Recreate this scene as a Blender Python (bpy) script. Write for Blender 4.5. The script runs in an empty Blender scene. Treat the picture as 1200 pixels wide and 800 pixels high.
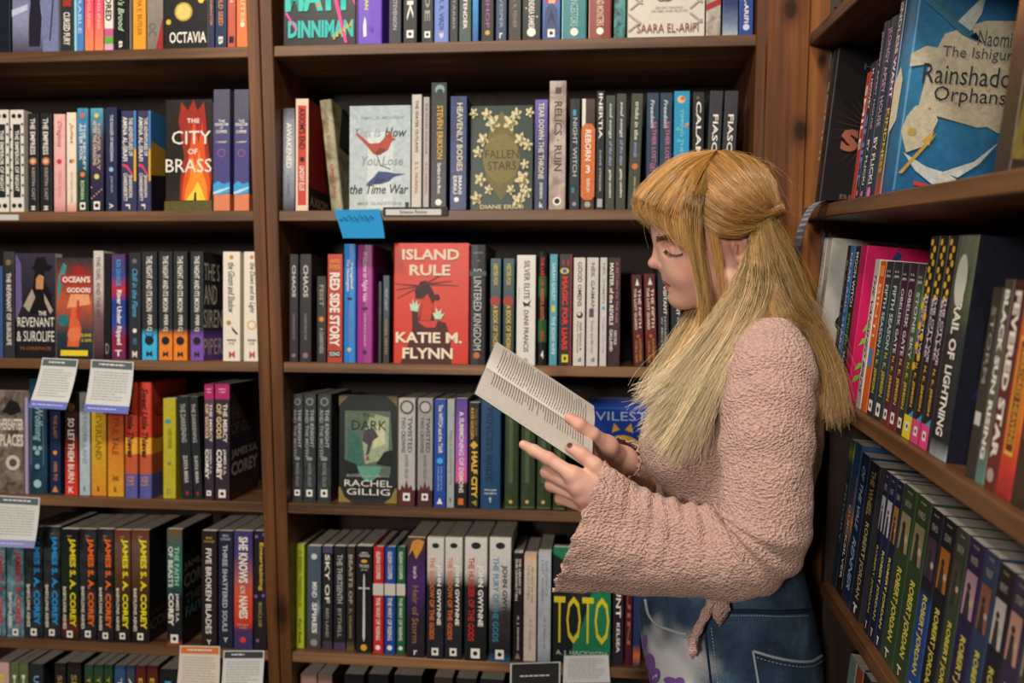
import bpy, bmesh, math, random
import numpy as np
from mathutils import Vector, Matrix

# ------------------------------------------------------------------ camera
F = 1000.0                                   # focal length in pixels of the 1200x800 frame
YAW, PIT, CZ = math.radians(5.71), math.radians(6.4), 1.55
scene = bpy.context.scene
COL = scene.collection
cam_data = bpy.data.cameras.new('camera')
cam_data.sensor_width = 36.0
cam_data.lens = F / 1200.0 * 36.0
cam_data.clip_start = 0.02
cam_data.dof.use_dof = True
cam_data.dof.focus_distance = 1.14
cam_data.dof.aperture_fstop = 3.8
cam = bpy.data.objects.new('camera', cam_data)
cam.location = (0, 0, CZ)
cam.rotation_euler = (math.pi / 2 - PIT, 0, YAW)
COL.objects.link(cam)
scene.camera = cam

# ------------------------------------------------------------------ world, lamps, exposure
world = bpy.data.worlds.new('world')
scene.world = world
world.use_nodes = True
bg = world.node_tree.nodes['Background']
bg.inputs[0].default_value = (1.0, 0.93, 0.86, 1)
bg.inputs[1].default_value = 0.06

def lamp(name, loc, target, size, watts, col):
    l = bpy.data.lights.new(name, 'AREA')
    l.shape = 'DISK'
    l.size = size
    l.energy = watts
    l.color = col
    o = bpy.data.objects.new(name, l)
    o.location = loc
    o.rotation_euler = (Vector(target) - Vector(loc)).to_track_quat('-Z', 'Y').to_euler()
    COL.objects.link(o)
    return o

lamp('ceiling_spot', (-0.95, 0.30, 2.90), (-0.6, 1.5, 1.2), 0.20, 24, (1.0, 0.90, 0.78))
lamp('ceiling_spot', (-0.10, 0.25, 2.90), (0.0, 1.4, 1.2), 0.20, 22, (1.0, 0.90, 0.78))
lamp('far_ceiling_light', (-1.1, -2.8, 2.45), (0.0, 1.4, 1.35), 0.45, 108, (1.0, 0.92, 0.82))

vs = scene.view_settings
vs.view_transform = 'Standard'
vs.look = 'None'
vs.gamma = 1.0
vs.use_curve_mapping = False
vs.exposure = -0.42

# ------------------------------------------------------------------ pixel helpers (a pixel gives a direction only)
_cp, _sp, _cy, _sy = math.cos(PIT), math.sin(PIT), math.cos(YAW), math.sin(YAW)
FW = np.array([-_sy * _cp, _cy * _cp, -_sp])
RT = np.array([_cy, _sy, 0.0])
UPV = np.cross(RT, FW)
C0 = np.array([0, 0, CZ])
def ray(px, py):
    return FW + RT * (px - 600) / F - UPV * (py - 400) / F
def proj(p):
    d = np.asarray(p) - C0
    z = d @ FW
    return 600 + F * (d @ RT) / z, 400 - F * (d @ UPV) / z
def atY(px, py, Y):
    r = ray(px, py)
    return C0 + r * (Y / r[1])

# ------------------------------------------------------------------ materials
def lin(h):
    h = h.lstrip('#')
    v = [int(h[i:i + 2], 16) / 255 for i in (0, 2, 4)]
    return tuple(c / 12.92 if c <= 0.04045 else ((c + 0.055) / 1.055) ** 2.4 for c in v) + (1,)

_mats = {}
def new_mat(name, rough=0.5, spec=0.5):
    m = bpy.data.materials.new(name)
    m.use_nodes = True
    b = m.node_tree.nodes['Principled BSDF']
    b.inputs['Roughness'].default_value = rough
    b.inputs['Specular IOR Level'].default_value = spec
    return m, m.node_tree, b

def ramp(nt, stops, interp='LINEAR'):
    r = nt.nodes.new('ShaderNodeValToRGB')
    r.color_ramp.interpolation = interp
    e = r.color_ramp.elements
    while len(e) < len(stops):
        e.new(0.5)
    for k, (p, c) in enumerate(stops):
        e[k].position = p
        e[k].color = lin(c) if isinstance(c, str) else c
    return r

def mapped(nt, scale, kind='Object', rot=(0, 0, 0)):
    tc = nt.nodes.new('ShaderNodeTexCoord')
    mp = nt.nodes.new('ShaderNodeMapping')
    mp.inputs['Scale'].default_value = scale
    mp.inputs['Rotation'].default_value = rot
    nt.links.new(tc.outputs[kind], mp.inputs[0])
    return mp

def noise(nt, vec, scale, detail=3, rough=0.5, dist=0):
    n = nt.nodes.new('ShaderNodeTexNoise')
    n.inputs['Scale'].default_value = scale
    n.inputs['Detail'].default_value = detail
    n.inputs['Roughness'].default_value = rough
    n.inputs['Distortion'].default_value = dist
    if vec is not None:
        nt.links.new(vec, n.inputs['Vector'])
    return n

def bump(nt, b, height, strength, dist=0.001):
    n = nt.nodes.new('ShaderNodeBump')
    n.inputs['Strength'].default_value = strength
    n.inputs['Distance'].default_value = dist
    nt.links.new(height, n.inputs['Height'])
    nt.links.new(n.outputs[0], b.inputs['Normal'])
    return n

def flat_mat(hexc, rough=0.55, spec=0.25):
    k = ('flat', hexc, rough, spec)
    if k not in _mats:
        m, nt, b = new_mat('print_' + hexc, rough, spec)
        b.inputs['Base Color'].default_value = lin(hexc)
        _mats[k] = m
    return _mats[k]

def art_mat(hexc, rough=0.42):
    """printed picture colour with a painterly unevenness"""
    k = ('art', hexc, rough)
    if k not in _mats:
        m, nt, b = new_mat('artwork_' + hexc, rough, 0.25)
        tc = nt.nodes.new('ShaderNodeTexCoord')
        n = noise(nt, tc.outputs['Object'], 150, 5, 0.65, 0.8)
        mx = nt.nodes.new('ShaderNodeMix')
        mx.data_type = 'RGBA'
        mx.blend_type = 'OVERLAY'
        mx.inputs[0].default_value = 0.55
        mx.inputs[6].default_value = lin(hexc)
        nt.links.new(n.outputs[0], mx.inputs[7])
        nt.links.new(mx.outputs[2], b.inputs['Base Color'])
        _mats[k] = m
    return _mats[k]

def cover_mat(spec, rough=0.36):
    """spec: 'hex' | [(pos, hex), ...] smooth bands bottom to top | ('c', stops) hard bands | ('m', hexA, hexB, scale) mottled print"""
    k = ('cover', repr(spec), rough)
    if k in _mats:
        return _mats[k]
    m, nt, b = new_mat('cover_print', rough, 0.28)
    tc = nt.nodes.new('ShaderNodeTexCoord')
    if isinstance(spec, str):
        stops, interp = [(0.0, spec), (1.0, spec)], 'LINEAR'
        amt = 0.22
    elif isinstance(spec, list):
        stops, interp, amt = spec, 'LINEAR', 0.4
    elif spec[0] == 'c':
        stops, interp, amt = spec[1], 'CONSTANT', 0.22
    else:
        stops = None
    if stops is not None:
        sx = nt.nodes.new('ShaderNodeSeparateXYZ')
        nt.links.new(tc.outputs['Generated'], sx.inputs[0])
        r = ramp(nt, stops, interp)
        nt.links.new(sx.outputs[2], r.inputs[0])
        n = noise(nt, tc.outputs['Object'], 90, 5, 0.6, 0.5)
        mx = nt.nodes.new('ShaderNodeMix')
        mx.data_type = 'RGBA'
        mx.blend_type = 'OVERLAY'
        mx.inputs[0].default_value = amt
        nt.links.new(r.outputs[0], mx.inputs[6])
        nt.links.new(n.outputs[0], mx.inputs[7])
        nt.links.new(mx.outputs[2], b.inputs['Base Color'])
    else:
        n = noise(nt, tc.outputs['Object'], spec[3], 5, 0.6, 0.6)
        r = ramp(nt, [(0.38, spec[1]), (0.62, spec[2])])
        nt.links.new(n.outputs[0], r.inputs[0])
        nt.links.new(r.outputs[0], b.inputs['Base Color'])
    _mats[k] = m
    return m

def paper_mat():
    if 'paper' not in _mats:
        m, nt, b = new_mat('page_edges', 0.9, 0.1)
        mp = mapped(nt, (900, 30, 4))
        n = noise(nt, mp.outputs[0], 1.0, 2)
        r = ramp(nt, [(0.3, 'b8b0a2'), (0.7, 'e6dfd0')])
        nt.links.new(n.outputs[0], r.inputs[0])
        nt.links.new(r.outputs[0], b.inputs['Base Color'])
        bump(nt, b, n.outputs[0], 0.4, 0.0004)
        _mats['paper'] = m
    return _mats['paper']

def wood_mat(name, axis, dark, mid, light, rough=0.42, knots=True, at=()):
    """stained pine, grain along the given axis (0 x, 1 y, 2 z)"""
    m, nt, b = new_mat(name, rough, 0.35)
    sc = [34.0, 34.0, 34.0]
    sc[axis] = 1.6
    mp = mapped(nt, tuple(sc))
    n1 = noise(nt, mp.outputs[0], 1.0, 6, 0.62, 0.5)
    r = ramp(nt, [(0.25, dark), (0.5, mid), (0.78, light)])
    nt.links.new(n1.outputs[0], r.inputs[0])
    sc2 = [5.0, 5.0, 5.0]
    sc2[axis] = 1.0
    mp2 = mapped(nt, tuple(sc2))
    n2 = noise(nt, mp2.outputs[0], 1.6, 3, 0.5)
    r2 = ramp(nt, [(0.3, (0.62, 0.60, 0.58, 1)), (0.7, (1.12, 1.08, 1.04, 1))])
    nt.links.new(n2.outputs[0], r2.inputs[0])
    mx = nt.nodes.new('ShaderNodeMix')
    mx.data_type = 'RGBA'
    mx.blend_type = 'MULTIPLY'
    mx.inputs[0].default_value = 1
    nt.links.new(r.outputs[0], mx.inputs[6])
    nt.links.new(r2.outputs[0], mx.inputs[7])
    out = mx.outputs[2]
    if knots:
        sc3 = [9.0, 9.0, 9.0]
        sc3[axis] = 3.6
        mp3 = mapped(nt, tuple(sc3))
        v = nt.nodes.new('ShaderNodeTexVoronoi')
        v.inputs['Scale'].default_value = 0.9
        nt.links.new(mp3.outputs[0], v.inputs['Vector'])
        rk = ramp(nt, [(0.05, (0.12, 0.09, 0.07, 1)), (0.16, (1, 1, 1, 1))])
        nt.links.new(v.outputs['Distance'], rk.inputs[0])
        mk = nt.nodes.new('ShaderNodeMix')
        mk.data_type = 'RGBA'
        mk.blend_type = 'MULTIPLY'
        mk.inputs[0].default_value = 0.85
        nt.links.new(out, mk.inputs[6])
        nt.links.new(rk.outputs[0], mk.inputs[7])
        out = mk.outputs[2]
    for (kx, kz, kr) in at:                     # dark knots in the plank
        mpk = mapped(nt, (1.0, 0.0, 0.62))
        vd = nt.nodes.new('ShaderNodeVectorMath')
        vd.operation = 'DISTANCE'
        vd.inputs[1].default_value = (kx, 0, kz * 0.62)
        nt.links.new(mpk.outputs[0], vd.inputs[0])
        rk = ramp(nt, [(0.0, (0.10, 0.07, 0.05, 1)), (kr * 0.75, (0.16, 0.11, 0.08, 1)), (kr, (0.55, 0.45, 0.38, 1)), (kr * 2.2, (1, 1, 1, 1))])
        nt.links.new(vd.outputs['Value'], rk.inputs[0])
        mk = nt.nodes.new('ShaderNodeMix')
        mk.data_type = 'RGBA'
        mk.blend_type = 'MULTIPLY'
        mk.inputs[0].default_value = 1
        nt.links.new(out, mk.inputs[6])
        nt.links.new(rk.outputs[0], mk.inputs[7])
        out = mk.outputs[2]
    nt.links.new(out, b.inputs['Base Color'])
    bump(nt, b, n1.outputs[0], 0.45, 0.0014)
    return m

# ------------------------------------------------------------------ object helpers
def link(o, parent=None):
    COL.objects.link(o)
    if parent is not None:
        o.parent = parent
    return o
def tag(o, label=None, cat=None, group=None, kind=None):
    if label: o['label'] = label
    if cat: o['category'] = cat
    if group: o['group'] = group
    if kind: o['kind'] = kind
    return o
def empty(name, loc=(0, 0, 0)):
    o = bpy.data.objects.new(name, None)
    o.empty_display_size = 0.05
    o.location = loc
    return link(o)
def mesh_obj(name, verts, faces, mat, parent=None, smooth=False):
    me = bpy.data.meshes.new(name)
    me.from_pydata([tuple(v) for v in verts], [], faces)
    me.materials.append(mat)
    if smooth:
        me.polygons.foreach_set('use_smooth', [True] * len(me.polygons))
    me.update()
    return link(bpy.data.objects.new(name, me), parent)
def box_geo(x0, x1, y0, y1, z0, z1, bev=0.0):
    bm = bmesh.new()
    bmesh.ops.create_cube(bm, size=1)
    for v in bm.verts:
        v.co = Vector((x0 + (v.co.x + .5) * (x1 - x0), y0 + (v.co.y + .5) * (y1 - y0), z0 + (v.co.z + .5) * (z1 - z0)))
    if bev:
        bmesh.ops.bevel(bm, geom=list(bm.edges), offset=bev, segments=1, affect='EDGES')
    return bm
def box(name, x0, x1, y0, y1, z0, z1, mat, parent=None, bev=0.0):
    bm = box_geo(x0, x1, y0, y1, z0, z1, bev)
    me = bpy.data.meshes.new(name)
    bm.to_mesh(me)
    bm.free()
    me.materials.append(mat)
    return link(bpy.data.objects.new(name, me), parent)
# ------------------------------------------------------------------ the room
Y0, X0, TILT = 1.58, 0.335, math.radians(5.0)
XF = np.array([1.0, 0, 0])
SHELF_Z = [1.918, 1.616, 1.327, 1.047, 0.740, 0.462, 0.150]
RIGHT_Z = [1.888, 1.612, 1.336, 1.058, 0.775, 0.480, 0.150]

wood_x = wood_mat('stained_wood_shelf', 0, '2e1d12', '6e4e36', '98714f')
wood_y = wood_mat('stained_wood_shelf_side', 1, '2e1d12', '65452b', '865f3d')
wood_z = wood_mat('stained_wood_post', 2, '2f1b0e', '643f24', '87592f')
_kp = [atY(927, 10, 1.446), atY(938, 153, 1.446), atY(964, 70, 1.45)]
wood_plank = wood_mat('stained_pine_plank', 2, '3e220e', '7c4c26', 'a66c36', at=[(p[0], p[2], r) for p, r in zip(_kp, (.010, .010, .006))])
wood_back = wood_mat('dark_wood_back', 2, '170f0b', '2c1d15', '3a271c', 0.6, False)

def plaster():
    m, nt, b = new_mat('painted_plaster', 0.85, 0.2)
    mp = mapped(nt, (1, 1, 1))
    n = noise(nt, mp.outputs[0], 40, 4)
    r = ramp(nt, [(0.3, '6d655c'), (0.7, '786f66')])
    nt.links.new(n.outputs[0], r.inputs[0])
    nt.links.new(r.outputs[0], b.inputs['Base Color'])
    bump(nt, b, n.outputs[0], 0.2)
    return m
def floor_wood():
    return wood_mat('floor_boards', 0, '3a2a1c', '5c442f', '70563d', 0.4, False)
plast = plaster()
fl = floor_wood()
tag(box('floor', -2.6, 1.2, -3.6, 2.0, -0.02, 0.0, fl), kind='structure')
tag(box('ceiling', -2.6, 1.2, -3.6, 2.0, 3.0, 3.02, plast), kind='structure')
tag(box('wall_back', -2.6, 1.2, 1.95, 2.0, 0, 3.0, plast), kind='structure')
tag(box('wall_right', 0.80, 0.85, -3.6, 1.95, 0, 3.0, plast), kind='structure')

# bookcases ---------------------------------------------------------
SD, ST = 0.25, 0.020
def tilted_board(name, a0, a1, frame_o, ax, u, w, depth, thick, mat, parent):
    """board whose front top edge runs along ax through frame_o, sloping back along u"""
    o, ax, u, w = [np.array(t, float) for t in (frame_o, ax, u, w)]
    vs_, r = [], 0.0015
    for a in (a0, a1):
        for (d, h) in ((r, 0), (0, -r), (0, -thick + r), (r, -thick), (depth, -thick), (depth, 0)):
            vs_.append(o + ax * a + u * d + w * h)
    n = 6
    fs = [tuple(range(n))[::-1], tuple(range(n, 2 * n))] + [(k, (k + 1) % n, n + (k + 1) % n, n + k) for k in range(n)]
    ob = mesh_obj(name, vs_, fs, mat, parent)
    bm = bmesh.new()
    bm.from_mesh(ob.data)
    bmesh.ops.recalc_face_normals(bm, faces=bm.faces)
    bm.to_mesh(ob.data)
    bm.free()
    return ob
ct, st_ = math.cos(TILT), math.sin(TILT)
U_B, W_B = np.array([0, ct, -st_]), np.array([0, st_, ct])
U_R, W_R = np.array([ct, 0, -st_]), np.array([st_, 0, ct])

def bookcase(label, x0, x1, pw, tops):
    root = empty('bookcase', ((x0 + x1) / 2, Y0, 0))
    tag(root, label, 'bookcase', 'dark stained wooden bookcases')
    def fix(o):
        o.matrix_parent_inverse = Matrix.Translation((-(x0 + x1) / 2, -Y0, 0))
        return o
    fix(box('side_panel', x0 - pw, x0, Y0 - 0.006, Y0 + 0.30, 0.0, 2.42, wood_z, root, 0.0015))
    fix(box('side_panel', x1, x1 + pw, Y0 - 0.006, Y0 + 0.30, 0.0, 2.42, wood_z, root, 0.0015))
    fix(box('back_panel', x0, x1, Y0 + SD + 0.012, Y0 + SD + 0.024, 0.05, 2.42, wood_back, root))
    fix(box('top_board', x0, x1, Y0 - 0.004, Y0 + SD + 0.01, 2.40, 2.42, wood_x, root))
    fix(box('plinth', x0, x1, Y0 + 0.01, Y0 + 0.03, 0.0, 0.10, wood_x, root))
    for z in tops:
        fix(tilted_board('shelf', x0 + 0.0005, x1 - 0.0005, (0, Y0, z), XF, U_B, W_B, SD, ST, wood_x, root))
    return root
bookcase('dark stained bookcase at the left edge, full of paperbacks', -1.58, -0.650, 0.0235, SHELF_Z + [2.21])
bookcase('dark stained bookcase in the middle, behind the reading woman', -0.601, 0.272, 0.0235, SHELF_Z + [2.21])

# right bookcase, facing left along the side wall
RY0, RY1, RYL = 1.450, 0.650, 1.252
rb = empty('bookcase', (X0 + 0.14, 1.03, 0))
tag(rb, 'dark stained bookcase along the right edge, seen at a slant', 'bookcase', 'dark stained wooden bookcases')
def rfix(o):
    o.matrix_parent_inverse = Matrix.Translation((-(X0 + 0.14), -1.03, 0))
    return o
rfix(box('corner_board', 0.268, X0 - 0.003, RY0 - 0.004, RY0 + 0.018, 0.0, 2.42, wood_plank, rb, 0.0015))
rfix(box('side_panel', X0 - 0.002, X0 + 0.30, RY0, RY0 + 0.02, 0.0, 2.42, wood_plank, rb, 0.001))
rfix(box('side_panel', X0 - 0.004, X0 + 0.30, RY1 - 0.022, RY1, 0.0, 2.42, wood_z, rb, 0.0015))
rfix(box('back_panel', X0 + SD + 0.012, X0 + SD + 0.024, RY1, RY0, 0.05, 2.42, wood_back, rb))
rfix(box('inner_panel', X0 + 0.003, X0 + SD + 0.011, RYL + 0.001, RYL + 0.019, 0.0, 1.305, wood_back, rb))
for k, z in enumerate(RIGHT_Z):
    far = RY0 if k < 3 else RYL
    rfix(tilted_board('shelf', RY1 + 0.0005, far - 0.0005, (X0, 0, z), (0, 1, 0), U_R, W_R, SD, ST, wood_y, rb))
steel, _nt, _b = new_mat('dull_steel', 0.35, 0.5)
_b.inputs['Metallic'].default_value = 0.9
_b.inputs['Base Color'].default_value = (0.18, 0.15, 0.12, 1)
# slotted shelf standards on the far side panel
st_o = rfix(box('shelf_standard', X0 + 0.028, X0 + 0.044, RY0 - 0.004, RY0 - 0.0002, 1.36, 2.3, steel, rb, 0.0008))
for z in np.arange(1.40, 2.0, 0.032):
    box('slot', X0 + 0.033, X0 + 0.039, RY0 - 0.0046, RY0 - 0.0039, z, z + 0.014, flat_mat('080604'), st_o)
# ------------------------------------------------------------------ organic shapes: smooth solids meshed on a grid
def smin(a, b, k):
    hh = np.clip(0.5 + 0.5 * (b - a) / k, 0, 1)
    return b + (a - b) * hh - k * hh * (1 - hh)
def smax(a, b, k):
    return -smin(-a, -b, k)
def s_ell(P, c, r, rot=0.0):
    """ellipsoid; rot turns it in the x-z plane (radians, towards +x over the top)"""
    q = P - np.asarray(c, np.float32)
    if rot:
        cc, ss = math.cos(rot), math.sin(rot)
        q = np.stack([q[:, 0] * cc - q[:, 2] * ss, q[:, 1], q[:, 0] * ss + q[:, 2] * cc], 1)
    r = np.asarray(r, np.float32)
    k0 = np.sqrt(((q / r) ** 2).sum(1))
    k1 = np.sqrt(((q / (r * r)) ** 2).sum(1)) + 1e-9
    return k0 * (k0 - 1) / k1
def s_cap(P, a, b, ra, rb):
    a, b = np.asarray(a, np.float32), np.asarray(b, np.float32)
    ab = b - a
    t = np.clip(((P - a) @ ab) / max(float(ab @ ab), 1e-12), 0, 1)
    d = P - a - t[:, None] * ab
    return np.sqrt((d * d).sum(1)) - (ra + (rb - ra) * t)
def nets(fn, lo, hi, step):
    """naive surface nets of fn over a box -> verts, quads"""
    lo, hi = np.asarray(lo, float), np.asarray(hi, float)
    n = np.ceil((hi - lo) / step).astype(int) + 1
    ax = [lo[k] + step * np.arange(n[k]) for k in range(3)]
    G_ = np.stack(np.meshgrid(*ax, indexing='ij'), -1).reshape(-1, 3).astype(np.float32)
    Fv = np.empty(len(G_), np.float32)
    for s in range(0, len(G_), 400000):
        Fv[s:s + 400000] = fn(G_[s:s + 400000])
    Fv = Fv.reshape(n)
    ins = Fv < 0
    cs = n - 1
    acc = np.zeros(tuple(cs) + (3,), np.float32)
    cnt = np.zeros(tuple(cs), np.float32)
    for axis in range(3):
        o = [a for a in range(3) if a != axis]
        for i in (0, 1):
            for j in (0, 1):
                sl0 = [slice(0, cs[k]) for k in range(3)]
                sl0[o[0]] = slice(i, i + cs[o[0]])
                sl0[o[1]] = slice(j, j + cs[o[1]])
                sl1 = list(sl0)
                sl1[axis] = slice(1, 1 + cs[axis])
                f0, f1 = Fv[tuple(sl0)], Fv[tuple(sl1)]
                m = (f0 < 0) != (f1 < 0)
                t = np.where(m, f0 / np.where(m, f0 - f1, 1), 0)
                acc[..., axis] += np.where(m, t, 0)
                acc[..., o[0]] += np.where(m, i, 0)
                acc[..., o[1]] += np.where(m, j, 0)
                cnt += m
    act = cnt > 0
    ids = np.full(tuple(cs), -1, np.int64)
    ids[act] = np.arange(act.sum())
    cells = np.argwhere(act)
    V = lo + step * (cells + acc[act] / cnt[act][:, None])
    quads = []
    for axis in range(3):
        o = [a for a in range(3) if a != axis]
        s0 = [slice(1, cs[k]) for k in range(3)]
        s0[axis] = slice(0, cs[axis])
        s1 = [slice(1, cs[k]) for k in range(3)]
        s1[axis] = slice(1, 1 + cs[axis])
        a_, b_ = ins[tuple(s0)], ins[tuple(s1)]
        for flip, mask in ((False, a_ & ~b_), (True, ~a_ & b_)):
            e = np.argwhere(mask)
            off = np.ones(3, int)
            off[axis] = 0
            e = e + off
            q = []
            for (i, j) in ((-1, -1), (0, -1), (0, 0), (-1, 0)):
                c = e.copy()
                c[:, o[0]] += i
                c[:, o[1]] += j
                q.append(ids[c[:, 0], c[:, 1], c[:, 2]])
            q = np.stack(q, 1)
            if flip != (axis == 1):
                q = q[:, ::-1]
            quads.append(q)
    return V, np.concatenate(quads)
def np_mesh(name, V, Q, mat, parent=None, col=None, smooth=True):
    """fast mesh from numpy quads (or polygons of equal size)"""
    me = bpy.data.meshes.new(name)
    k = Q.shape[1]
    me.vertices.add(len(V))
    me.vertices.foreach_set('co', np.asarray(V, np.float32).ravel())
    me.loops.add(Q.size)
    me.loops.foreach_set('vertex_index', Q.astype(np.int32).ravel())
    me.polygons.add(len(Q))
    me.polygons.foreach_set('loop_start', np.arange(0, Q.size, k, dtype=np.int32))
    me.polygons.foreach_set('use_smooth', np.full(len(Q), smooth))
    me.update(calc_edges=True)
    me.validate()
    if col is not None:
        a = me.color_attributes.new('Col', 'FLOAT_COLOR', 'POINT')
        a.data.foreach_set('color', np.asarray(col, np.float32).ravel())
    me.materials.append(mat)
    return link(bpy.data.objects.new(name, me), parent)
def catmull(pts, n):
    P = np.asarray(pts, float)
    P = np.vstack([2 * P[0] - P[1], P, 2 * P[-1] - P[-2]])
    m = len(P) - 3
    out = []
    for t in np.linspace(0, m - 1e-6, n):
        i = int(t)
        u = t - i
        p0, p1, p2, p3 = P[i:i + 4]
        out.append(.5 * ((2 * p1) + (-p0 + p2) * u + (2 * p0 - 5 * p1 + 4 * p2 - p3) * u * u + (-p0 + 3 * p1 - 3 * p2 + p3) * u ** 3))
    return np.array(out)
def tube(pts, r, sides=6, closed=False):
    """swept tube -> verts, quads; r scalar or per point"""
    P = np.asarray(pts, float)
    n = len(P)
    r = np.broadcast_to(np.asarray(r, float), (n,))
    T = np.gradient(P, axis=0)
    T /= np.linalg.norm(T, axis=1)[:, None] + 1e-12
    ref = np.array([0.13, 0.31, 0.94])
    A = np.cross(T, ref)
    A /= np.linalg.norm(A, axis=1)[:, None] + 1e-12
    Bn = np.cross(T, A)
    an = np.linspace(0, 2 * math.pi, sides, endpoint=False)
    V = P[:, None, :] + r[:, None, None] * (A[:, None, :] * np.cos(an)[None, :, None] + Bn[:, None, :] * np.sin(an)[None, :, None])
    i = np.arange(n - 1)[:, None] * sides
    j = np.arange(sides)[None, :]
    j2 = (j + 1) % sides
    Q = np.stack([i + j, i + j2, i + sides + j2, i + sides + j], -1).reshape(-1, 4)
    return V.reshape(-1, 3), Q
def join_vq(parts):
    Vs, Qs, o = [], [], 0
    for V, Q in parts:
        Vs.append(V)
        Qs.append(Q + o)
        o += len(V)
    return np.concatenate(Vs), np.concatenate(Qs)
from mathutils import noise as mnoise
def vnoise(V, scale, seed=0.0):
    return np.array([mnoise.noise(Vector((float(p[0]) * scale + seed, float(p[1]) * scale, float(p[2]) * scale))) for p in V])
# ------------------------------------------------------------------ book builder
class Frame:
    def __init__(s, o, ax, u, w):
        s.o, s.ax, s.u, s.w = [np.array(t, float) for t in (o, ax, u, w)]
    def pt(s, a, d, h):
        return s.o + s.ax * a + s.u * d + s.w * h
    def hit(s, px, py, d):
        r = ray(px, py)
        q = s.o + s.u * d
        t = ((q - C0) @ s.u) / (r @ s.u)
        p = C0 + r * t - q
        return p @ s.ax, p @ s.w
    def along(s, px, d):
        lo, hi = -1.5, -0.45                 # right bookcase only: a = -y
        for _ in range(50):
            m = (lo + hi) / 2
            if proj(s.pt(m, d, 0))[0] < px: lo = m
            else: hi = m
        return (lo + hi) / 2
FR = {}
for k, z in enumerate(SHELF_Z):
    FR['W%d' % (k + 1)] = Frame((0, Y0, z), XF, U_B, W_B)
for k, z in enumerate(RIGHT_Z):
    FR['R%d' % k] = Frame((X0, 0, z), (0, -1, 0), U_R, W_R)

TEXTS = []        # (font object, parent, matrix builder) resolved in one pass at the end
def txt(s, c, u0=.25, u1=.75, v0=.3, v1=.9, rot=True, face='S', bold=.015, shear=0.0):
    return ('t', s, c, u0, u1, v0, v1, rot, face, bold, shear)
def h(s, c, u0, u1, v0, v1, **k): return txt(s, c, u0, u1, v0, v1, rot=False, **k)
def f(s, c, u0, u1, v0, v1, **k): return txt(s, c, u0, u1, v0, v1, rot=False, face='F', **k)
def rect(c, u0, u1, v0, v1, face='S', name='band'): return ('p', c, [(u0, v0), (u1, v0), (u1, v1), (u0, v1)], face, name)
def poly(c, pts, face='F', name='artwork'): return ('p', c, pts, face, name)
def disc(c, u, v, r, face='S', asp=None, name='emblem', n=20): return ('d', c, u, v, r, face, asp, name, n)
def frect(c, u0, u1, v0, v1, name='artwork'): return rect(c, u0, u1, v0, v1, 'F', name)
def fdisc(c, u, v, r, asp=None, name='artwork', n=24): return disc(c, u, v, r, 'F', asp, name, n)
def mark(c='e8e4dc', k='202020', u=.5, v=.06, s=.5):      # little publisher block with a dot
    return [('q', c, u, v, s, k)]

def shell(name, T, H, D, hard, mat, parent):
    """wrap-round cover: back board, spine with softened corners, front board"""
    c = 0.0022 if hard else 0.0006
    r = 0.0028 if hard else 0.0011
    r = min(r, T * .35)
    bul = 0.0012 if hard else 0.0
    out = [(-T / 2, D), (-T / 2, r), (-T / 2 + r * .3, r * .3), (-T / 2 + r, 0)]
    if hard:
        out += [(0, -bul)]
    out += [(T / 2 - r, 0), (T / 2 - r * .3, r * .3), (T / 2, r), (T / 2, D)]
    inn = [(T / 2 - c, D), (T / 2 - c, r + c * .4), (T / 2 - c - r * .3, c), (-T / 2 + c + r * .3, c), (-T / 2 + c, r + c * .4), (-T / 2 + c, D)]
    no = len(out)
    vs_ = [(x, y, 0) for x, y in out + inn] + [(x, y, H) for x, y in out + inn]
    n = no + len(inn)
    fs = [(k, (k + 1) % n, n + (k + 1) % n, n + k) for k in range(n)]
    fs.append(tuple(range(n))[::-1])
    fs.append(tuple(range(n, 2 * n)))
    o = mesh_obj(name, vs_, fs, mat, parent)
    return o

def place_on(face, T, D, H, u, v, lift=0.0):
    if face == 'S':
        return ((u - .5) * T, -0.0003 - lift, v * H)
    return (T / 2 + 0.0003 + lift, u * D, v * H)

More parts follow.
